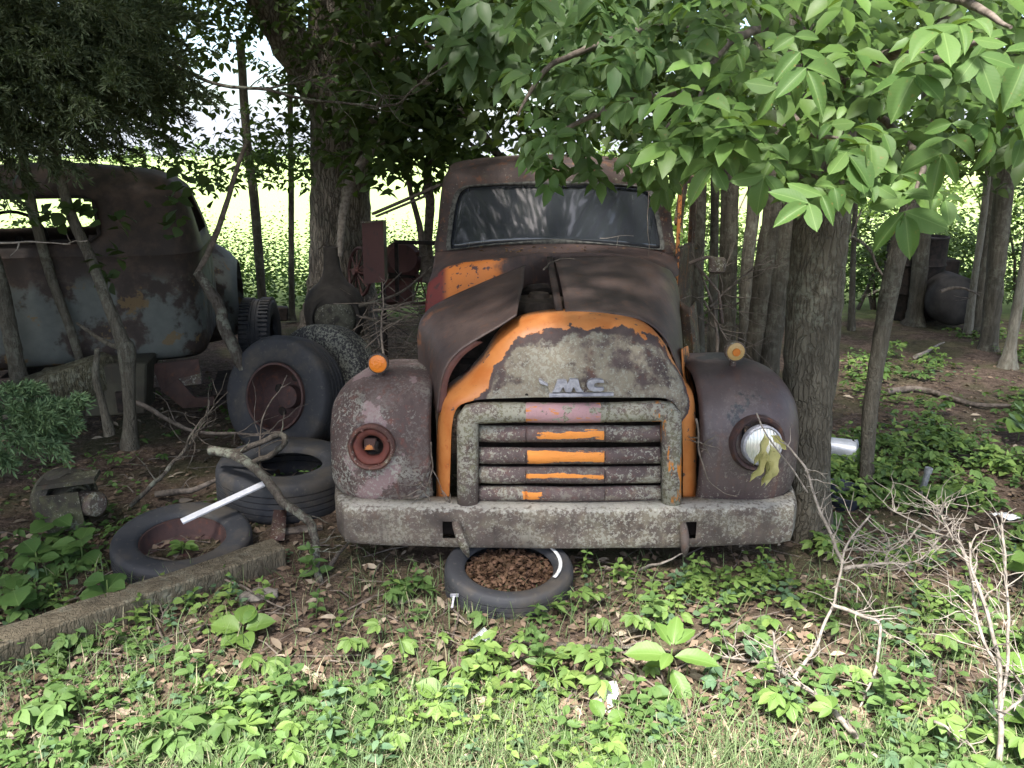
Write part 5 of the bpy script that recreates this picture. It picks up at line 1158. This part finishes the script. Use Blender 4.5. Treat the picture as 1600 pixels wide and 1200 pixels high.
# --- cedar at the left edge
CE = tree((-3.1, 3.9, 0), 'dark evergreen cedar crowding the left edge with feathery sprays', 'tree', 'cedar_tree')
b = MB(); b.tube([Vector((-3.25,3.9,0)),Vector((-3.2,3.92,1.5)),Vector((-3.15,3.95,3)),Vector((-3.1,4,5))], [.16,.13,.10,.05], 14, wob=.15); b.build('trunk', M['bark_oak'], CE)
L = Leaves()
def cedar(p, d, ln, lo, hi, m=26):
    p = np.array(p); d = np.array(Vector(d).normalized())
    for i in range(m):
        t = i/m; q = p+d*ln*t; dd = d*.75+rnd_dirs(1, 0, .6)[0]*.75*(1-.4*t); l2 = ln*.34*(1-t*.6); k_ = 22
        tt = np.linspace(0, 1, k_)[:,None]; pos = q+dd/np.linalg.norm(dd)*l2*tt+np.array([0,0,-.04])*tt**2
        L.add(QN, pos, unit(np.repeat(dd[None], k_, 0)*1.3+rng.normal(size=(k_,3))*.55), rnd_dirs(k_, .5, .8), np.full(k_, .036), lo, hi)
for _ in range(260):
    x, y = random.uniform(-140, 190), random.uniform(-40, 250)
    if x > 120 and y > 120 and random.random() < .75: continue
    if y > 205-.35*max(0, x): continue
    p = W(x, y, random.uniform(3.6, 4.8)); cedar(p, (random.uniform(.2,1), random.uniform(-.6,.3), random.uniform(-.5,.2)), random.uniform(.3,.55), (.018,.034,.018), (.035,.058,.026))  # upper sprays darker than the low branch: shade put into the green
for x, y, Y in ((-30,640,2.9),(0,625,2.95),(20,650,2.9),(-10,670,2.85),(30,630,3.0),(-20,610,2.95),(10,690,2.9),(40,650,2.95),(-40,690,2.85),(15,640,2.9),(5,660,3.0)):
    cedar(W(x, y, Y), (random.uniform(.5,1), random.uniform(-.3,.3), random.uniform(-.35,.25)), random.uniform(.16,.26), (.045,.095,.045), (.080,.145,.065), 26)
L.build('foliage', M['needle'], CE)
limb(CE, [Vector((-3.2,3.9,1.15)),W(-60,640,2.95),W(30,645,2.95),W(80,640,2.95)], .02, .004, M['twig'])
L = Leaves()
for _ in range(900):  # unseen thicket added to block light from the front left
    x, yy, z = random.uniform(-9, -1.9), random.uniform(-1.2, 9.5), random.uniform(.2, 4.5)
    if x > -.72*max(yy, 0)-1.7 or (yy < 1.6 and x > -3.0): continue
    cloud(L, (x, yy, z), (.5,.5,.35), 16, .22, (.018,.034,.018), (.035,.058,.026), QT)
C9 = tree((-6.5, 4.5, 0), 'dark evergreen thicket added past the left edge to shade the scene', 'tree', 'shade_thicket')
L.build('foliage', M['leaf_dark'], C9); b = MB(); b.tube([Vector((-6.5,4.5,0)),Vector((-6.5,4.5,4.5))], [.2,.08], 12); b.build('trunk', M['bark_oak'], C9)
# dark leaves in front of the pickup window
L = Leaves(); n = 46
for px, py, m_ in ((60,330,10),(100,320,12),(150,318,12),(175,385,8),(190,330,8),(130,440,8),(270,330,9),(285,290,9),(240,300,6),(20,300,10)):
    p = W(px, py, 4.5); cloud(L, tuple(p), (.10,.1,.07), m_, .085, (.022,.050,.018), (.045,.085,.028), LT_ROUND)
L.build('foliage', M['leaf_dark'], S3)

# --- bushes, hedge and weeds in the clearing
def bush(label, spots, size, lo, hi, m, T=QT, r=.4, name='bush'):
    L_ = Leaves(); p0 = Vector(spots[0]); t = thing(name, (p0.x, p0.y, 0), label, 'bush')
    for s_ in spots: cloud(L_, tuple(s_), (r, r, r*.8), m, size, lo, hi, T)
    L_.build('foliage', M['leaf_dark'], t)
    for k_ in range(3):
        q = Vector(random.choice(spots)); b = MB(); b.tube([Vector((p0.x+random.uniform(-.3,.3), p0.y, 0)), (q+Vector((p0.x, p0.y, 0)))/2, q], [.025,.018,.006], 6); b.build('stem', M['twig'], t)
    return t
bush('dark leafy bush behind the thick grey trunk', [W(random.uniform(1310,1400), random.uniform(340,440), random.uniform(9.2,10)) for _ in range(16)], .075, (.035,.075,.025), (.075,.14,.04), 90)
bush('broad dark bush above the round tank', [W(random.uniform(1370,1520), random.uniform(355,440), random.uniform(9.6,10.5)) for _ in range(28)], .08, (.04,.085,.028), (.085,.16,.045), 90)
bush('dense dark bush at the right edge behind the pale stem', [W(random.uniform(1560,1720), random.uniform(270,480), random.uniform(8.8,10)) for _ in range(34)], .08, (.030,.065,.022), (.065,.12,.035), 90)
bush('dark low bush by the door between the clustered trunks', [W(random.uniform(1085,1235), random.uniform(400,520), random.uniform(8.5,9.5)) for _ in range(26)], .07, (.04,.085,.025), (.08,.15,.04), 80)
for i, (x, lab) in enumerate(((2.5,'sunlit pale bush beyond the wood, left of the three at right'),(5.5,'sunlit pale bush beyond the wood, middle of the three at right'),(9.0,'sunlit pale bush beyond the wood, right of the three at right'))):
    bush(lab, [(x+random.uniform(-1.5,1.5), 15.5+random.uniform(-.8,.8), random.uniform(.2,1.9+.3*i)) for _ in range(44)], .14, (.10,.17,.045), (.20,.28,.09), 80, r=.5)  # sunlit look put into the paler leaf colours
bush('dark shrubs growing behind the pickup cab, seen through its rear window', [Vector((random.uniform(-7.6,-3.9), random.uniform(7.6,9.0), random.uniform(.3,1.75))) for _ in range(60)], .085, (.030,.070,.022), (.07,.14,.04), 80)
L = Leaves()
def weed(x, y, h, lo, hi, m=16, size=.075):
    t = np.linspace(.12, 1, m)[:,None]; lean = rng.normal(0, .07, 2)
    pos = np.array([x, y, 0])+np.concatenate([lean*t*h, t*h], 1) if 0 else np.array([[x, y, 0]])+np.concatenate([t*lean[None,:]*h, t*h], 1)
    L.add(QT, pos, rnd_dirs(m, .25, .3), rnd_dirs(m, 1.2, .5), size*(1.15-.6*t[:,0])*rng.uniform(.8,1.2,m), lo, hi)
for _ in range(2600):
    y = random.uniform(8.6, 12.5); x = random.uniform(-6.5, 7.5)
    if x > 1.0 and y < 10: continue
    if -2.9 < x < -2.2 and y < 9: continue
    w = .84+.35*mnoise.noise(Vector((x*.7, y*.7, 1)))
    weed(x, y, max(.25, w)*random.uniform(.75, 1.25)*(1.0 if x < 1 else .7), (.020,.064,.011), (.048,.125,.020))
tag(L.build('field_weeds', M['leaf_ground']), kind='stuff')

# ================================================================== GROUND LAYER
# brush pile of thin sticks left of the cab
bp = thing('brush_pile', G(620, 560), 'tangled pile of thin dead sticks between the chiminea and truck', 'brush pile'); b = MB()
for _ in range(85):
    p = W(random.uniform(575,700), random.uniform(450,575), random.uniform(5.2,6.3)); p.z = max(p.z*.9, .03); d_ = Vector((random.gauss(0,1), random.gauss(0,.5), random.gauss(.1,.35))).normalized(); l_ = random.uniform(.25,.8)
    b.tube([p-d_*l_/2, p+Vector((random.gauss(0,.03),random.gauss(0,.03),random.gauss(.03,.03))), p+d_*l_/2], [random.uniform(.003,.007), .004, .002], 5, cap=False)
    if b.v and min(q[2] for q in b.v[-15:]) < 0: b.v[-15:] = [(q[0], q[1], max(q[2], .015)) for q in b.v[-15:]]
o = b.build('sticks', M['twig'], bp); o['kind'] = 'stuff'
b = MB()
for pts in ([W(562,478,5.6),W(620,460,5.5),W(660,430,5.5),W(690,402,5.5)], [W(568,495,5.5),W(600,505,5.4),W(650,508,5.3),W(690,500,5.2)], [W(575,470,5.6),W(640,490,5.5),W(680,492,5.4)]): b.tube(spl(pts, 14), [.014-.0007*i for i in range(14)], 6)
b.build('long_stick', M['twig_lich'], bp) if 0 else None
for pts in ([W(562,478,5.6),W(620,460,5.5),W(660,430,5.5),W(690,402,5.5)], [W(568,495,5.5),W(600,505,5.4),W(650,508,5.3),W(690,500,5.2)], [W(575,470,5.6),W(640,490,5.5),W(680,492,5.4)]):
    b = MB(); b.tube(spl(pts, 14), [.014-.0007*i for i in range(14)], 6); b.build('long_stick', M['twig_lich'], bp)

def ground_pts(m, x0, x1, y0, y1):
    px = rng.uniform(x0, x1, m); py = rng.uniform(y0, y1, m); out = []
    for a, q in zip(px, py): out.append(tuple(G(a, q)))
    return np.array(out), px, py
def under(p):   # keep plants out of the truck body and tyres
    x, y = p[0], p[1]
    if 3.28 < y < 7 and -.95 < x < 1.42: return True
    for c_, r_ in ((c6, .30), (c5, .33), (G(946, 1098), .10), (G(748, 1006), .07), (G(946, 1140), .06), (G(950, 1020), .09), (G(1000, 1020), .07), (G(990, 990), .08), (G(405, 935), .10)):
        if (x-c_.x)**2+(y-c_.y)**2 < r_*r_: return True
    return False
# dead leaf litter and chips, denser in the shade
L = Leaves()
P, px, py = ground_pts(19000, -350, 1950, 560, 1500)
P[:,2] += .006+rng.random(len(P))*.012
n = len(P); L.add(QT, P, rnd_dirs(n, .05, .22), rnd_dirs(n, 1.7, .5), rng.uniform(.018, .055, n), (.060,.040,.032), (.215,.155,.118))
P, px, py = ground_pts(1900, -350, 1950, 600, 1500); P[:,2] += .012; n = len(P)
L.add(LT_LONG, P, rnd_dirs(n, .05, .2), rnd_dirs(n, 1.6, .5), rng.uniform(.03, .09, n), (.20,.155,.12), (.42,.35,.27))
tag(L.build('leaf_litter', M['litter']), kind='stuff')
b = MB()
P, px, py = ground_pts(900, -350, 1950, 580, 1200)
for p in P:
    a = random.uniform(0, 3.14); l_ = random.uniform(.06, .34); d_ = Vector((math.cos(a), math.sin(a), random.gauss(0,.05))); p = Vector(p)+Vector((0,0,.012)); r_ = random.uniform(.0015, .005)
    b.tube([p-d_*l_/2, p+Vector((random.gauss(0,.012), random.gauss(0,.012), .008)), p+d_*l_/2], [r_, r_*.9, r_*.5], 4, cap=False)
tag(b.build('fallen_twigs', [M['twig']]), kind='stuff')

# ground-cover density, after the photograph: lush front, bare patch right of middle, thin under the shade
def dens(px, py):
    d = .44 if py > 860 else (.33 if px < 520 else .42)
    if px > 1290 and 560 < py < 900: d = .8 if px > 1390 or py > 650 else .3
    if px > 1290 and py < 640: d *= .5 if px < 1450 else 1
    if ((px-1190)/150)**2+((py-1010)/85)**2 < 1: d = .06
    if ((px-1240)/130)**2+((py-920)/45)**2 < 1: d = .25
    if ((px-980)/60)**2+((py-1020)/55)**2 < 1: d = .18
    if ((px-720)/90)**2+((py-990)/50)**2 < 1: d = .35
    if px < 520 and 700 < py < 850 : d = .12
    if px < 300 and py > 1060: d = .35
    if 40 < px < 280 and 820 < py < 960: d = .5
    if 900 < px < 1230 and 870 < py < 950: d = .95
    return d
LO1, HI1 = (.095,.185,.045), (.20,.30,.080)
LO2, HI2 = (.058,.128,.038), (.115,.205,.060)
def sprig_arrays(kind, p, h, s):
    """leaf positions, directions and normals for one low plant"""
    pos, dr, sz = [], [], []; tilt = rng.normal(0, .18, 2)
    if kind == 0:      # five-leaved creeper: whorls on short stalks
        for w_ in range(rng.integers(1, 4)):
            c_ = np.array(p)+np.array([*(rng.normal(0, .05, 2)), h*rng.uniform(.5, 1.1)]); a0 = rng.uniform(0, 6.28)
            for i in range(5): a = a0+(i-2)*.75; pos.append(c_); dr.append((math.cos(a), math.sin(a), -.22+rng.normal(0,.15))); sz.append(s*(1.0 if i in (1,2,3) else .75))
    elif kind == 1:    # upright shoot with opposite pairs
        m_ = rng.integers(3, 6); a0 = rng.uniform(0, 3.14)
        for i in range(m_):
            z = h*(i+1)/m_; c_ = np.array(p)+np.array([tilt[0]*z, tilt[1]*z, z]); a = a0+i*1.45
            for q in (0, math.pi): pos.append(c_); dr.append((math.cos(a+q), math.sin(a+q), .15+rng.normal(0,.15))); sz.append(s*(1.05-.4*i/m_))
        pos.append(c_); dr.append((.1, .1, 1)); sz.append(s*.5)
    else:              # creeping mat of small round leaves
        for i in range(rng.integers(7, 13)):
            c_ = np.array(p)+np.array([*rng.normal(0, .055, 2), h*rng.uniform(.15, .7)]); a = rng.uniform(0, 6.28)
            pos.append(c_); dr.append((math.cos(a), math.sin(a), .1)); sz.append(s*rng.uniform(.5, .9))
    return np.array(pos), np.array(dr), np.array(sz)
L = Leaves(); stems = MB(); cnt = 0
P, px, py = ground_pts(7900, -350, 1950, 565, 1500)
for p, x, y in zip(P, px, py):
    if under(p) or rng.random() > dens(x, y)*(1.0 if y > 700 else .55): continue
    patch = mnoise.noise(Vector((p[0]*1.7, p[1]*1.7, 9)))
    if patch < -.22 and rng.random() < .8: continue
    if mnoise.noise(Vector((p[0]*.95, p[1]*1.2, 55))) < -.12 and rng.random() < .7: continue
    kind = 0 if patch > .18 else (1 if rng.random() < .55 else 2)
    if y < 860 and kind == 1 and rng.random() < .5: kind = 2
    h = rng.uniform(.035, .11)*(1.25 if kind == 1 else 1); s = rng.uniform(.038, .066)*(1 if kind else 1.25)*(.85 if kind == 2 else 1)
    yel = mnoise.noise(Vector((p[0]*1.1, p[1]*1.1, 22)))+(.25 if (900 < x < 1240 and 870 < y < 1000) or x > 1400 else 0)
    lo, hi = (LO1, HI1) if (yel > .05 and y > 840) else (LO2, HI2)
    if rng.random() < .16: lo, hi = (.060,.130,.070), (.110,.190,.105)
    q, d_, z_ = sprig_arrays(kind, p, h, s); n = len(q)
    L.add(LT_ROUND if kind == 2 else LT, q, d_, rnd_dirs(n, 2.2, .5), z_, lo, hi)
    if kind == 1: stems.tube([Vector(p), Vector(q[-1])], [.0018, .001], 3, cap=False)
P, px, py = ground_pts(1500, 1285, 1950, 520, 800)
for p, x, y in zip(P, px, py):
    if under(p) or mnoise.noise(Vector((p[0]*1.1, p[1]*.9, 71))) < (-.05 if x > 1430 or y > 680 else .18): continue
    q, d_, z_ = sprig_arrays(rng.integers(0, 3), p, rng.uniform(.05,.16), rng.uniform(.05,.085)); n = len(q)
    L.add(LT, q, d_, rnd_dirs(n, 2.2, .5), z_, *((LO1, HI1) if rng.random() < .5 else (LO2, HI2)))
P, px, py = ground_pts(700, -300, 620, 600, 900)
for p, x, y in zip(P, px, py):
    if under(p) or mnoise.noise(Vector((p[0]*1.3, p[1]*1.1, 91))) < .1: continue
    q, d_, z_ = sprig_arrays(rng.integers(0, 3), p, rng.uniform(.03,.10), rng.uniform(.035,.06)); n = len(q)
    L.add(LT, q, d_, rnd_dirs(n, 2.2, .5), z_, LO2, HI2)
tag(L.build('ground_cover', M['leaf_ground']), kind='stuff')
M['stem'] = plain('green_stem', (.09,.14,.04),(.14,.19,.06), 30, .6); tag(stems.build('ground_cover_stems', M['stem']), kind='stuff')
# individual creepers that stand out in front of the truck
spm = [leaf_mesh(.5, .08, .14, M['leaf_ground'], .03, 'sprig_leaf') for _ in range(2)]
for i, m_ in enumerate(spm): m_.materials[0] = leaf_mat('sprig_leaf', (((.095,.185,.040),(.17,.275,.070)), ((.065,.140,.040),(.11,.20,.060)))[i], .3, .55, True)
def make_sprig(v):
    t = thing('creeper_plant', (0,0,0), 'leafy green sprig standing above the low ground cover before the truck', 'plant', 'green sprigs in the ground cover')
    q, d_, z_ = sprig_arrays(v % 2, (0,0,0), .10+.02*v, .075); b = MB()
    for p_ in {tuple(np.round(p_, 4)) for p_ in q}: b.tube([Vector((0,0,-.02)), Vector(p_)*.5+Vector((0,0,.01)), Vector(p_)], [.0024,.002,.0014], 4)
    b.build('stem', M['stem'], t); n_ = rnd_dirs(len(q), 2.2, .4)
    for p_, dd, nn_, s_ in zip(q, d_, n_, z_): put_leaf(spm[v % 2], t, p_, dd, nn_, s_*1.1)
    return t
def copy_thing(o):
    r_ = o.copy(); col.objects.link(r_)
    for ch_ in o.children:
        k_ = ch_.copy(); col.objects.link(k_); k_.parent = r_
    return r_
protos = {}
for x, y in sample([(420,880),(680,890),(700,960),(900,950),(1240,880),(1300,960),(1000,1190),(200,1190),(330,1020)], 46)+sample([(1330,1000),(1600,900),(1600,1190),(1100,1190),(1230,1100)], 24):
    v = random.randrange(6); p = G(x, y)
    if under(p): continue
    if v in protos: o = copy_thing(protos[v])
    else: o = protos[v] = make_sprig(v)
    o.location = p; o.rotation_euler = (0, 0, random.uniform(0, 6.28)); s_ = random.uniform(.55, .95); o.scale = (s_, s_, s_)
# larger plants one can name
hm_ = leaf_mesh(.82, .10, .22, M['leaf_ground'], 0, 'broad_leaf'); hm_.materials[0] = leaf_mat('broad_leaf', ((.085,.175,.035),(.13,.23,.05)), .3, .5, True)
nm_ = leaf_mesh(.52, .10, .25, M['leaf_ground'], .05, 'nettle_leaf'); nm_.materials[0] = hm_.materials[0]
gm_ = leaf_mesh(.95, .06, .18, M['leaf_ground'], .06, 'vine_leaf'); gm_.materials[0] = leaf_mat('vine_leaf', ((.045,.115,.030),(.075,.155,.04)), .3, .5, True)
def big_plant(px, py, label, me, leaves, s, h, name='broadleaf_plant'):
    p = G(px, py); t = thing(name, p, label, 'plant'); b = MB(); b.tube([p, p+Vector((.01,0,h))], [.004,.003], 6); b.build('stem', M['stem'], t)
    for a, z, el, k_ in leaves:
        d_ = Vector((math.cos(R(a)), math.sin(R(a)), el)); q = p+Vector((.01*z,0,h*z)); put_leaf(me, t, q+d_*.012, d_, (-.25*d_.x,-.35-.25*d_.y,1), s*k_)
big_plant(378, 1000, 'broad oval-leaved plant beside the squared timber', hm_, [(170,.6,.25,1.1),(15,.7,.3,1.0),(95,.9,.5,.9),(-60,.5,.1,.9),(-130,.4,.1,.7),(60,1,.6,.6)], .115, .06)
big_plant(690, 1105, 'two-leaved heart-shaped plant in the front grass', hm_, [(165,.8,.5,1.0),(20,.8,.5,1.0),(90,.5,.5,.5)], .095, .05)
big_plant(1042, 1075, 'tall toothed-leaf nettle plant right of the paper scrap', nm_, [(175,.8,.15,1.2),(-15,.8,.1,1.25),(-70,.55,-.5,1.2),(70,1,.9,.9),(110,1,.5,.9),(30,1.05,.5,.8),(-120,.9,.1,.7),(150,.5,-.1,.7)], .125, .15, 'nettle_plant')
big_plant(940, 1150, 'round-leaved weed at the bottom of the frame near the paper', hm_, [(120,.8,.6,1.0),(20,.7,.4,.9),(-60,.5,.2,.8),(200,.6,.2,.7)], .075, .06)
for i, (x, y, lab) in enumerate(((60,905,'lobed vine plant at the far left edge beside the timber'),(130,885,'lobed vine plant right beside the tyre of green weeds, largest leaf pale'),(170,950,'lobed vine plant between the timber and the green-filled tyre'),(25,960,'lobed vine plant lowest at the left edge behind the timber'),(90,845,'lobed vine plant just below the mossy brake drum'))):
    big_plant(x, y, lab, gm_, [(random.uniform(0,360), random.uniform(.3,1), random.uniform(-.1,.4), random.uniform(.7,1.15)) for _ in range(8)], .105, .13, 'vine_plant')
big_plant(1590, 1130, 'large green leaves crowding the lower right corner', hm_, [(random.uniform(0,360), random.uniform(.3,1), random.uniform(.0,.5), random.uniform(.7,1.2)) for _ in range(14)], .095, .20)
big_plant(1600, 930, 'bright leafy plant at the right edge behind the bleached stems', hm_, [(random.uniform(0,360), random.uniform(.3,1), random.uniform(.0,.5), random.uniform(.8,1.2)) for _ in range(12)], .085, .18)
big_plant(1590, 690, 'leafy weed at the right edge beyond the wrapper', hm_, [(random.uniform(0,360), random.uniform(.2,1), random.uniform(.0,.5), random.uniform(.7,1.1)) for _ in range(14)], .15, .22)
big_plant(285, 868, 'green weed growing inside the rusty rim of the flat tyre', nm_, [(random.uniform(0,360), random.uniform(.3,1), random.uniform(.0,.5), random.uniform(.6,1)) for _ in range(16)], .07, .05, 'weed_plant')
# grass in front
def grass(m, poly_fn, hmin, hmax, lo, hi):
    P, px, py = ground_pts(int(m*1.7), -350, 1950, 860, 1500); keep = np.array([random.random() < poly_fn(a, q, p) for p, a, q in zip(P, px, py)]); P = P[keep]; n = len(P)
    h = rng.uniform(hmin, hmax, n); a = rng.uniform(0, 6.283, n); w = rng.uniform(.0012, .0026, n); ln = rng.uniform(.2, 1.0, n)
    s = np.stack([np.cos(a), np.sin(a), np.zeros(n)], 1); d = np.stack([-np.sin(a), np.cos(a), np.zeros(n)], 1)
    r = []
    for t, ww in ((0,1),(.4,.9),(.75,.6),(1,.08)):
        c_ = P+d*(h*ln*t**1.8)[:,None]+np.array([0,0,1])*(h*(t-.35*ln*t**2))[:,None]
        r += [c_-s*(w*ww)[:,None], c_+s*(w*ww)[:,None]]
    V = np.stack(r, 1).reshape(-1, 3); base = (np.arange(n)*8)[:,None,None]
    F = (np.array([[0,1,3,2],[2,3,5,4],[4,5,7,6]])[None]+base).reshape(-1, 4)
    return V, F, tints(n, 8, lo, hi)
def gdens(x, y, p):
    nn = mnoise.noise(Vector((p[0]*1.8, p[1]*1.8, 31)))
    d = max(0, (y-1020)/160) if x < 1000 else max(0, (y-1080)/120)*.8
    if x < 200: d *= .3
    d = max(d, .22 if y > 900 else .06)
    if 540 < x < 900 and y > 1080: d *= 1.5
    if x > 1180 and 930 < y < 1060: d = max(d, .4)
    if ((x-1170)/130)**2+((y-1010)/80)**2 < 1: d = .05
    return d*(.75+nn)
V1, F1, T1 = grass(36000, gdens, .05, .13, (.085,.145,.060), (.18,.245,.115))
V2, F2, T2 = grass(6000, gdens, .05, .12, (.28,.25,.155), (.42,.38,.26))
tag(np_mesh('grass', np.concatenate([V1, V2]), np.concatenate([F1, F2+len(V1)]), M['leaf_ground'], tint=np.concatenate([T1, T2])), kind='stuff')
# leaf litter lying on the cowl and in the hood gap
L = Leaves(); n = 150
q = np.array([tuple(W(random.gauss(880, 55), random.uniform(388, 400), random.uniform(4.62, 4.84))) for _ in range(n)]); q[:,2] += .008
L.add(QT, q, rnd_dirs(n, .05, .2), rnd_dirs(n, 1.5, .5), rng.uniform(.012,.035,n), (.10,.06,.035), (.30,.19,.11))
tag(L.build('cowl_debris', M['litter']), kind='stuff')
